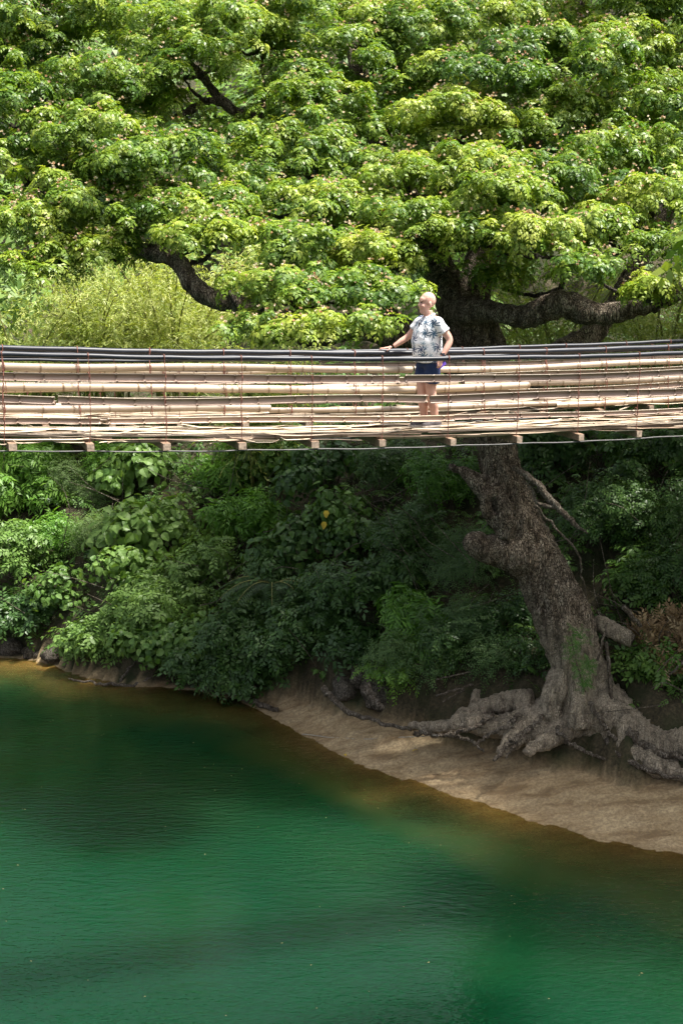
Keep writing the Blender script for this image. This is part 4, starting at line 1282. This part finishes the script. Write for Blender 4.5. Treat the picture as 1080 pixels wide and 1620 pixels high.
mb.ellipsoid(hd(0, .030, -.045), tuple(v*HS for v in (.060, .068, .080)), HR)          # face
mb.ellipsoid(hd(0, .050, -.105), tuple(v*HS for v in (.042, .042, .034)), HR)          # chin and jaw
mb.ellipsoid(hd(0, .018, -.10), tuple(v*HS for v in (.056, .055, .032)), HR)
mb.ellipsoid(hd(0, .103, -.030), tuple(v*HS for v in (.012, .017, .022)), HR)          # nose
mb.ellipsoid(hd(0, .094, -.008), tuple(v*HS for v in (.010, .012, .022)), HR)
mb.ellipsoid(hd(0, .086, -.074), tuple(v*HS for v in (.024, .012, .008)), HR)          # lips
mb.ellipsoid(hd(0, .078, .024), tuple(v*HS for v in (.048, .018, .014)), HR)
mb.ellipsoid(hd(0, .045, .035), tuple(v*HS for v in (.060, .050, .045)), HR)           # brow
for s in (1, -1):
    mb.ellipsoid(hd(.079*s, -.012, -.018), tuple(v*HS for v in (.010, .019, .031)), HR)
    mb.ellipsoid(hd(.040*s, .066, -.04), tuple(v*HS for v in (.022, .022, .022)), HR)
    P, r_ = smooth_path(LEGS[s], LEGR, 22); r_[9:13] *= 1.03; r_[13:17] *= 1.06
    mb.tube(P, r_, 14)
    f0 = Vector(LEGS[s][-1])
    mb.tube(*smooth_path([f0 + Vector((0, -.04, -.035)), f0 + Vector((0, .06, -.045)), f0 + Vector((0.005*s, .16, -.06))], [.036, .038, .026], 10), 10)
    P, r_ = smooth_path(ARMS[s], ARMR, 24)
    mb.tube(P, r_, 12)
def fing(pts, rad=.0085):
    P, r_ = smooth_path(pts, np.linspace(rad, rad*.8, len(pts)), 9)
    mb.tube(P, r_, 8)
# hand on the rail: palm over the cable, fingers curling down the far side
g = Vector(grip); fw = (g - wr); fw.z = 0; fw.normalize()
railx = Rz.transposed() @ Vector((UX, UY, 0)); railx.z = 0; railx.normalize()
if railx.dot(fw) < 0: railx = -railx
acr = (Rz.transposed() @ Vector((-UY, UX, 0)))
pc = g + Vector((0, 0, .017)) - fw*.02
mb.ellipsoid((wr + pc)/2, (.024, .024, .024))
mb.rings([[pc + fw*(-.05 + .095*i/4) + acr*(w*math.cos(q)) + Vector((0, 0, 1))*(.014*math.sin(q)) + Vector((0, 0, .022*(1 - i/4))) for q in np.linspace(0, 2*math.pi, 10, endpoint=False)] for i, w in enumerate((.026, .036, .041, .042, .036))])
for k, (o_, L) in enumerate(((-.033, .068), (-.011, .078), (.011, .073), (.032, .060))):
    b_ = pc + fw*.035 + acr*o_
    fing([b_, b_ + fw*L*.45 + Vector((0, 0, .004)) + acr*o_*.15, b_ + fw*L*.8 + Vector((0, 0, -.012)) + acr*o_*.2, b_ + fw*L*.95 + Vector((0, 0, -.032)) + acr*o_*.2])
fing([pc - fw*.03 - acr*.035, pc - acr*.058 + Vector((0, 0, -.012)), pc + fw*.022 - acr*.060 + Vector((0, 0, -.036))], .010)
# hanging hand holding the phone
w2 = ARMS[-1][-1]
hp = w2 + Vector((.004, .022, -.062))
mb.rings([[w2 + (hp - w2)*(i/3*1.5) + Vector((.016*math.cos(q)*1.0, w*math.sin(q), 0)) for q in np.linspace(0, 2*math.pi, 10, endpoint=False)] for i, w in enumerate((.028, .037, .042, .040))])
k0 = w2 + (hp - w2)*1.45
for k, (o_, L) in enumerate(((.031, .070), (.010, .080), (-.011, .076), (-.031, .062))):
    b_ = k0 + Vector((0, o_, .004))
    fing([b_, b_ + Vector((-.010, .004, -L*.42)), b_ + Vector((-.002, .006, -L*.75)), b_ + Vector((.016, .006, -L*.92))])
fing([w2 + Vector((.012, .040, -.030)), w2 + Vector((.018, .058, -.062)), w2 + Vector((.024, .054, -.098))], .010)
m, t, n, p, out = nm('skin')
f = noise_n(t, 9, 4, 0.6)
t.links.new(ramp(t, f, [(0.3, (0.54, 0.28, 0.21)), (0.55, (0.62, 0.36, 0.275)), (0.8, (0.68, 0.42, 0.33))]).outputs['Color'], p.inputs['Base Color'])
p.inputs['Roughness'].default_value = 0.5
p.inputs['Subsurface Weight'].default_value = 0.08
p.inputs['Subsurface Radius'].default_value = (0.02, 0.008, 0.004)
M['skin'] = m
bodyme = remeshed(mb, 'person', M['skin'], 0.008, 2)
person = link('person', bodyme, None, feet)
person.rotation_euler = (0, 0, FA)
tag(person, 'bald man in palm print shirt and navy shorts holding the bridge handrail', 'person')
def pchild(name, mb_, mat, vox=None, it=2, smooth=True):
    me = remeshed(mb_, name, mat, vox, it) if vox else mb_.mesh(name, mat, smooth)
    return link(name, me, person)
# shirt
m, t, n, p, out = nm('palm_print_shirt')
oc = t.nodes.new('ShaderNodeTexCoord').outputs['Object']
sx = t.nodes.new('ShaderNodeSeparateXYZ'); t.links.new(oc, sx.inputs[0])
cx = t.nodes.new('ShaderNodeCombineXYZ')
t.links.new(math_n(t, 'MULTIPLY', math_n(t, 'ARCTAN2', sx.outputs['X'], sx.outputs['Y']), 0.19), cx.inputs[0])
t.links.new(sx.outputs['Z'], cx.inputs[1])
def palms(scale, spread, seed, petals, size):
    mp = t.nodes.new('ShaderNodeMapping'); mp.inputs['Scale'].default_value = (scale, scale, 1); mp.inputs['Location'].default_value = (seed, seed*0.7, 0)
    t.links.new(cx.outputs[0], mp.inputs[0])
    vo = t.nodes.new('ShaderNodeTexVoronoi'); vo.voronoi_dimensions = '2D'; vo.inputs['Scale'].default_value = 1.0; vo.inputs['Randomness'].default_value = spread
    t.links.new(mp.outputs[0], vo.inputs['Vector'])
    sb = t.nodes.new('ShaderNodeVectorMath'); sb.operation = 'SUBTRACT'
    t.links.new(mp.outputs[0], sb.inputs[0]); t.links.new(vo.outputs['Position'], sb.inputs[1])
    s2 = t.nodes.new('ShaderNodeSeparateXYZ'); t.links.new(sb.outputs[0], s2.inputs[0])
    ang = math_n(t, 'ARCTAN2', s2.outputs['Y'], s2.outputs['X'])
    ln = math_n(t, 'SQRT', math_n(t, 'ADD', math_n(t, 'MULTIPLY', s2.outputs['X'], s2.outputs['X']), math_n(t, 'MULTIPLY', s2.outputs['Y'], s2.outputs['Y'])))
    star = math_n(t, 'POWER', math_n(t, 'ABSOLUTE', math_n(t, 'COSINE', math_n(t, 'MULTIPLY', math_n(t, 'ADD', ang, math_n(t, 'MULTIPLY', ln, 2.0)), petals/2))), 2.5)
    rad = math_n(t, 'ADD', math_n(t, 'MULTIPLY', star, size), size*0.25)
    leaf = math_n(t, 'LESS_THAN', ln, rad)
    tr = math_n(t, 'MULTIPLY', math_n(t, 'LESS_THAN', math_n(t, 'ABSOLUTE', math_n(t, 'ADD', s2.outputs['X'], math_n(t, 'MULTIPLY', s2.outputs['Y'], 0.2))), 0.032), math_n(t, 'MULTIPLY', math_n(t, 'LESS_THAN', s2.outputs['Y'], 0.0), math_n(t, 'GREATER_THAN', s2.outputs['Y'], -0.62)))
    return math_n(t, 'MAXIMUM', leaf, tr), vo.outputs['Color']
a1, c1 = palms(6.6, 0.55, 3.1, 7, 0.36)
a2, c2 = palms(9.0, 0.8, 8.7, 7, 0.27)
navy = mixc(t, c1, (0.008, 0.025, 0.10), (0.02, 0.08, 0.13))
c = mixc(t, math_n(t, 'MULTIPLY', a2, 0.85), (0.82, 0.82, 0.82), (0.10, 0.21, 0.27))
c = mixc(t, math_n(t, 'MULTIPLY', a1, 0.95), c, navy)
t.links.new(c, p.inputs['Base Color']); p.inputs['Roughness'].default_value = 0.8
wr_ = noise_n(t, 9, 3, 0.5, oc, (1, 1, 0.6)); bump_n(t, wr_, 0.35, 0.03, p.inputs['Normal'])
M['shirt'] = m
mb = MB()
mb.rings([ell(c_, a + .020, b + .020) for c_, a, b in [((0, .012, 0.868), .186, .160), ((0, 0.018, 0.90), .186, .160)] + TORSO[2:7]] + [ell((0, -.02, 1.452), .142, .096), ell((0, -.012, 1.478), .092, .086)])
for s in (1, -1):
    d = (Vector(ARMS[s][1]) - Vector(ARMS[s][0]))
    e = Vector(ARMS[s][0]) + d*1.15
    mb.tube(*smooth_path([SHO[s]*.8 + Vector((0, 0, 1.405*.2)), SHO[s], Vector(ARMS[s][0]) + d*.6, e], [.075, .076, .078, .080], 14), 16)
shirt = pchild('shirt', mb, M['shirt'], 0.009, 2)
def cloth(c_):
    return 0.010*mnoise.noise(Vector((c_.x*9, c_.y*9, c_.z*5))) + 0.006*mnoise.noise(Vector((c_.x*4, c_.y*22, c_.z*16)))
displace(shirt.data, cloth)
cmb = MB()
for s in (1, -1):
    cmb.tube(*smooth_path([Vector((0, -.085, 1.502)), Vector((.062*s, -.05, 1.500)), Vector((.070*s, .02, 1.478)), Vector((.035*s, .085, 1.432)), Vector((.008*s, .118, 1.385))], [.014, .015, .015, .015, .008], 16), 8)
link('collar', cmb.mesh('collar', M['shirt'], True), shirt)
# sunglasses hung from the neckline
gmb = MB()
gmb.ellipsoid((.0, .148, 1.375), (.014, .007, .024), None, 10, 8).ellipsoid((.004, .150, 1.328), (.014, .007, .024), None, 10, 8)
gmb.tube(np.array([[.0, .146, 1.40], [.002, .158, 1.35], [.004, .152, 1.305]]), .003, 6)
gl_ = link('sunglasses', gmb.mesh('sunglasses', simple_mat('dark_lens', (0.012, 0.014, 0.02), 0.2), True), None, feet)
gl_.rotation_euler = (0, 0, FA)
tag(gl_, 'dark folded sunglasses hanging from the neckline of the palm print shirt', 'sunglasses')
# shorts
M['shorts'] = simple_mat('navy_cotton', (0.012, 0.028, 0.085), 0.85, 0.25, 14, bump=0.3)
mb = MB()
mb.rings([ell((0, -.005, .80), .172, .130), ell((0, -.008, .86), .184, .150), ell((0, 0, .95), .196, .165), ell((0, .01, .985), .192, .165)])
for s in (1, -1):
    L_ = LEGS[s]
    mb.tube(*smooth_path([Vector((.088*s, 0, .90)), Vector(L_[0])*.3 + Vector(L_[1])*.7, Vector(L_[1])*.45 + Vector(L_[2])*.55], [.115, .114, .110], 12), 16)
shorts = pchild('shorts', mb, M['shorts'], 0.010, 2)
displace(shorts.data, cloth)
# shoes
M['shoe'] = simple_mat('grey_trainer', (0.07, 0.06, 0.065), 0.75, 0.6, 30)
M['sole'] = simple_mat('pale_sole', (0.48, 0.44, 0.40), 0.7, 0.2, 20)
for s in (1, -1):
    f0 = Vector((LEGS[s][-1][0], LEGS[s][-1][1], 0))
    mb = MB()
    prof = [(-.085, .030, .070), (-.06, .038, .085), (-.01, .040, .088), (.05, .044, .068), (.11, .050, .052), (.17, .044, .042), (.205, .022, .030)]
    mb.rings([[f0 + Vector((w*math.cos(q), y, .018 + max(0, math.sin(q))*hgt_ + min(0, math.sin(q))*.012)) for q in np.linspace(0, 2*math.pi, 14, endpoint=False)] for y, w, hgt_ in prof])
    sh = pchild('shoe', mb, M['shoe'])
    sb_ = MB()
    sb_.rings([[f0 + Vector((x*1.05, y*1.02, z)) for (y, x) in [(p_[0], p_[1]) for p_ in prof] + [(p_[0], -p_[1]) for p_ in prof[::-1]]] for z in (0.0, .022)])
    link('sole', sb_.mesh('sole', M['sole']), sh)
# watch
wd_ = (ARMS[-1][4] - ARMS[-1][3]).normalized()
wc = ARMS[-1][4] - wd_*.018
q1 = wd_.orthogonal().normalized(); q2 = wd_.cross(q1)
wmb = MB(); a_ = np.linspace(0, 2*math.pi, 17)
for k in (-.008, 0, .008):
    wmb.tube(np.array([list(wc + wd_*k + (q1*math.cos(q) + q2*math.sin(q))*.033) for q in a_]), .006, 6)
M['watch'] = simple_mat('black_rubber', (0.012, 0.012, 0.015), 0.4)
watch = link('wristwatch', wmb.mesh('wristwatch', M['watch'], True), None, feet)
watch.rotation_euler = (0, 0, FA)
tag(watch, 'black wristwatch on the wrist of the hanging arm of the man', 'watch')
outw = (Vector((-.9, .45, 0)) - wd_*Vector((-.9, .45, 0)).dot(wd_)).normalized()
link('watch_face', MB().box(wc + outw*.037, (.034, .012, .038), outw.to_track_quat('Y', 'Z').to_matrix()).mesh('watch_face', simple_mat('watch_glass', (0.01, 0.012, 0.018), 0.12)), watch)
# phone in the hand
ph = MB().box((0, 0, 0), (.010, .078, .150))
phm = ph.mesh('phone', simple_mat('purple_case', (0.10, 0.045, 0.36), 0.45))
bm = bmesh.new(); bm.from_mesh(phm); bmesh.ops.bevel(bm, geom=bm.edges[:], offset=.004, segments=2, affect='EDGES'); bm.to_mesh(phm); bm.free()
pl = feet + Rz @ Vector((-.300, -.022, .855))
phone = link('phone', phm, None, pl)
phone.rotation_euler = (R(62), R(8), FA + R(8))
tag(phone, 'phone in purple case held in the lowered hand of the man', 'phone')
lens = link('camera_bump', MB().box((-.0065, .02, .05), (.003, .03, .03)).mesh('camera_bump', M['watch']), phone)
# eyes and brows
for s in (1, -1):
    e = MB().ellipsoid(hd(.031*s, .083, .002), (.012, .009, .007), HR, 10, 8)
    link('eye', e.mesh('eye', simple_mat('eye_dark', (0.05, 0.035, 0.03), 0.3), True), person)
    e = MB().tube(np.array([list(hd(x*s, y, z)) for x, y, z in ((.012, .097, .024), (.032, .093, .029), (.052, .076, .024))]), .0042, 6)
    link('eyebrow', e.mesh('eyebrow', simple_mat('grey_brow', (0.25, 0.18, 0.13), 0.8), True), person)
#=== PART 5 ===

# ------------------------------------------------------------------ roots, driftwood, brush, litter
def strand(name, pts, rad, mat, parent=None, k=8, n=24, jit=0.02, wobl=0.1):
    """winding wood laid through world points; origin at its first point"""
    pts = [np.array(p_, float) for p_ in pts]
    o0 = pts[0] if parent is None else np.array(parent.location)
    P, r_ = smooth_path([p_ - o0 for p_ in pts], rad, n)
    P = P + rng.normal(0, jit, P.shape)
    me = tube_mesh(name, P, r_, mat, k, wobl)
    return link(name, me, parent, None if parent is not None else tuple(o0))
def G(x, y, up=0.0):
    p_ = on_bank(x, y); p_.z += up
    return p_
ROOTS = [([(655, 1158, 33.3), (700, 1163, 33.0), (740, 1170, 32.7), (765, 1188, 32.4)], .06), ([(840, 1150, 32.4), (815, 1168, 32.1), (793, 1188, 31.9), (783, 1204, 31.7)], .07),
         ([(990, 1150, 31.9), (1020, 1180, 31.6), (1060, 1195, 31.4), (1110, 1205, 31.1)], .11), ([(960, 1170, 32.0), (990, 1203, 31.5), (1040, 1224, 31.1), (1090, 1234, 30.8)], .08),
         ([(510, 1085, 35.0), (530, 1110, 34.7), (565, 1130, 34.4), (600, 1142, 34.1), (650, 1155, 33.5)], .08), ([(575, 1085, 34.9), (590, 1105, 34.5), (605, 1120, 34.2)], .12), ([(780, 1130, 32.8), (750, 1150, 32.6), (720, 1160, 32.7), (690, 1165, 32.8)], .07),
         ([(930, 1110, 32.1), (950, 1140, 31.9), (975, 1172, 31.8), (1000, 1195, 31.7)], .06), ([(820, 1130, 32.6), (800, 1150, 32.3), (770, 1165, 32.3), (748, 1180, 32.2)], .06), ([(860, 1130, 32.4), (838, 1152, 32.2), (815, 1178, 32.0), (800, 1200, 31.8)], .05),
         ([(880, 1150, 32.2), (895, 1172, 32.0), (930, 1190, 31.9), (975, 1212, 31.7)], .06)]
for pts, r0 in ROOTS:
    strand('root', [at_d(*q) for q in pts], [r0*(1 - 0.5*i/(len(pts)-1)) for i in range(len(pts))], M['deadwood'], tree, 9, 26, 0.025, 0.12)
# driftwood at the waterline
o = strand('driftwood', [G(108, 1078, .05), G(140, 1081, .05), G(170, 1084, .04), G(215, 1086, .05), G(240, 1078, .12)], [.02, .035, .045, .05, .03], M['deadwood'])
tag(o, 'pale driftwood branch lying at the waterline under the sunny shrubs', 'driftwood')
o2 = strand('branch', [G(190, 1082, .05), G(205, 1068, .2), G(222, 1058, .32)], [.04, .03, .015], M['deadwood'], o)
o = strand('driftwood', [G(372, 1104, .08), G(405, 1116, .08), G(440, 1128, .06)], [.09, .08, .05], M['deadwood'])
tag(o, 'short dark driftwood log half sunk where the beach begins', 'driftwood')
# rope
pp = [G(478, 1163, .03), G(520, 1168, .03), G(580, 1171, .03), G(640, 1168, .03), at_d(690, 1163, 32.8)]
o = strand('rope', pp, [.012]*5, M['rope'], None, 6, 40, 0.004, 0)
tag(o, 'thin pale rope lying across the sand to the root', 'rope')
# fallen log and leaning poles beside the trunk
lg = on_bank(985, 1015)
o = strand('fallen_log', [at_d(945, 985, 33.2), at_d(965, 995, 33.0), at_d(998, 1012, 32.8)], [.19, .20, .18], M['bark'], None, 14, 14, 0.012, 0.04)
tag(o, 'short thick broken log jutting out beside the leaning trunk', 'log')
strand('broken_end', [np.array(at_d(996, 1011, 32.8)) - 0, np.array(at_d(1000, 1013, 32.77))], [.16, .14], M['deadwood'], o, 12, 4, 0.0, 0.05)
for i, (a, b, r0, lab) in enumerate([((945, 1045), (960, 985), .03, 'thin slanting stick propped against the fallen log'), ((968, 1120), (958, 1015), .05, 'weathered bamboo pole leaning upright beside the trunk foot'),
                                     ((985, 960), (1012, 990), .06, 'dark snapped stick above the fallen log'), ((1080, 1045), (1040, 1090), .03, 'pale stick poking out of the dry brush'),
                                     ((690, 1100), (748, 1083), .03, 'pale dead stick lying over the roots under the trunk'), ((690, 1075), (745, 1062), .018, 'thin dead stick in the tangle under the trunk'),
                                     ((700, 1110), (735, 1090), .02, 'short dead twig beside the pale stick over the roots')]):
    D = 32.2 if i < 4 else 33.4
    pa, pb = at_d(*a, D), at_d(*b, D + 0.3)
    o = strand('stick', [pa, (pa + pb)/2, pb], [r0, r0*.95, r0*.8], M['deadwood'], None, 7, 10, 0.01, 0.06)
    tag(o, lab, 'stick')
# heap of dry brush
bp = on_bank(1045, 1050)
br_ = empty('dry_brush', (bp.x, bp.y, terr1(bp.x, bp.y)))
tag(br_, 'heap of dead brown leaves and twigs on the bank beside the trunk', 'brush')
Vs, Ts = [], []
for c, rr in [((0, -.2, .35), .6), ((.5, -.2, .5), .6), ((-.25, 0, .75), .45), ((.6, 0, .95), .5), ((.15, -.35, .1), .45)]:
    pos, nr = shell_points(c, (rr, rr, rr*.8), 60, -0.6, 0.5, rng, (0, -1, .2))
    V, T_ = scatter(MID + LANCE, pos, nr*0.5 + np.array([0, -0.2, -0.5]) + rng.normal(0, 0.5, pos.shape), rng.uniform(0.5, 0.9, len(pos)), 0.5 + rng.normal(0, 0.2, len(pos)))
    Vs.append(V); Ts.append(T_)
leaf_object('dead_leaves', Vs, Ts, M['dry_leaf'], br_)
for i in range(14):
    b = np.array([rng.uniform(-.5, .8), rng.uniform(-.6, 0), rng.uniform(0, .9)])
    d = unit(np.array([rng.normal(0, 1), -0.3, rng.normal(-0.2, .6)]))
    link('twig', tube_mesh('twig', np.array([b, b + d*.4 + rng.normal(0, .03, 3), b + d*.8]), [.014, .012, .007], M['deadwood'], 5), br_)
# rocks and clay lumps at the water's edge
def rock(px, py, r, lab, mat='stone', flat=0.6):
    h_ = on_bank(px, py)
    mb_ = MB().ellipsoid((0, 0, r*flat*.5), (r, r*.8, r*flat), None, 22, 14)
    me = mb_.mesh('rock', M[mat], True)
    bm = bmesh.new(); bm.from_mesh(me); bmesh.ops.remove_doubles(bm, verts=bm.verts, dist=1e-4); bm.to_mesh(me); bm.free()
    sd = Vector((px*.13, py*.07, 0))
    displace(me, lambda c: r*(0.32*mnoise.noise(c*(1.4/r) + sd) + 0.16*mnoise.noise(c*(3.5/r) + sd)))
    o = link('rock', me, None, (h_.x, h_.y, terr1(h_.x, h_.y) - r*.15))
    o.rotation_euler = (0, 0, px)
    tag(o, lab, 'rock', 'rocks along the water edge')
    return o
rock(18, 1030, .45, 'dark rock at the water edge under the sunny shrubs'); rock(50, 1038, .3, 'smaller dark rock beside the driftwood end of the water edge')
rock(85, 1046, .35, 'low rock between the dark rocks and the driftwood'); rock(600, 1108, .45, 'pale clay boulder on the bluff above the beach', 'stone', 1.0)
rock(545, 1098, .4, 'grey clay lump behind the exposed roots', 'stone', .8); rock(330, 1092, .22, 'small stone at the shaded waterline'); rock(570, 1080, .38, 'weathered clay lump above the pale boulder', 'stone', .9)
# fallen leaves on the sand
def fallen(px, py, sz, mat, lab):
    h_ = on_bank(px, py)
    qs = np.array(broad(np.zeros(3), np.array([1, .2, 0.05]), np.array([0, -.3, 1.0]), sz, sz*.6))
    V = qs.reshape(-1, 3)
    o = leaf_object('fallen_leaf', [V], [np.full(len(V), 0.8)], mat)
    o.location = (h_.x, h_.y, h_.z + 0.03); o.rotation_euler = (0, 0, px*1.3)
    tag(o, lab, 'leaf', 'fallen leaves on the sand')
fallen(660, 1188, .16, M['yellow_leaf'], 'yellow fallen leaf on the sand below the root')
fallen(880, 1271, .20, M['dry_leaf'], 'large pale fallen leaf in the middle of the beach')
fallen(1040, 1312, .14, M['dry_leaf'], 'pale fallen leaf near the wet edge of the beach')
fallen(545, 1195, .12, M['yellow_leaf'], 'small yellow fallen leaf at the edge of the water')
# small litter over the sand
n = 260
xs = rng.uniform(-1.5, 7.5, n); s_ = rng.uniform(0.05, 1.0, n)
ys = np.interp(xs, SHX, SHY) + s_*np.interp(xs, BX, BW)/0.78
V, T_ = scatter([(np.array([kite(np.zeros(3), np.array([1, 0, .1]), np.array([0, 0, 1.0]), .05, .025)]), np.zeros(1))], np.stack([xs, ys, terr(xs, ys) + 0.012], -1), np.array([[0, 0, 1.0]]) + rng.normal(0, .15, (n, 3)), rng.uniform(.5, 1.6, n), rng.uniform(0, .8, n))
o = leaf_object('leaf_litter', [V], [T_], M['dry_leaf'])
tag(o, 'scattered dead leaf scraps over the sand beach', 'litter', kind='stuff')
# specks floating on the river
n = 130
xs = rng.uniform(-8, 8, n); ys = rng.uniform(18, 38, n)
k = ys < np.interp(xs, SHX, SHY) - 0.4
xs, ys = xs[k], ys[k]
V, T_ = scatter([(np.array([kite(np.zeros(3), np.array([1, 0, 0.0]), np.array([0, 0, 1.0]), .05, .022, 0.01)]), np.zeros(1))], np.stack([xs, ys, 0*xs + 0.008], -1), np.array([[0, 0, 1.0]]) + rng.normal(0, .01, (len(xs), 3)), rng.uniform(.4, 1.1, len(xs)), rng.uniform(.2, .8, len(xs)))
o = leaf_object('floating_litter', [V], [T_], M['dry_leaf'])
tag(o, 'tiny leaf specks floating on the green river', 'litter', kind='stuff')
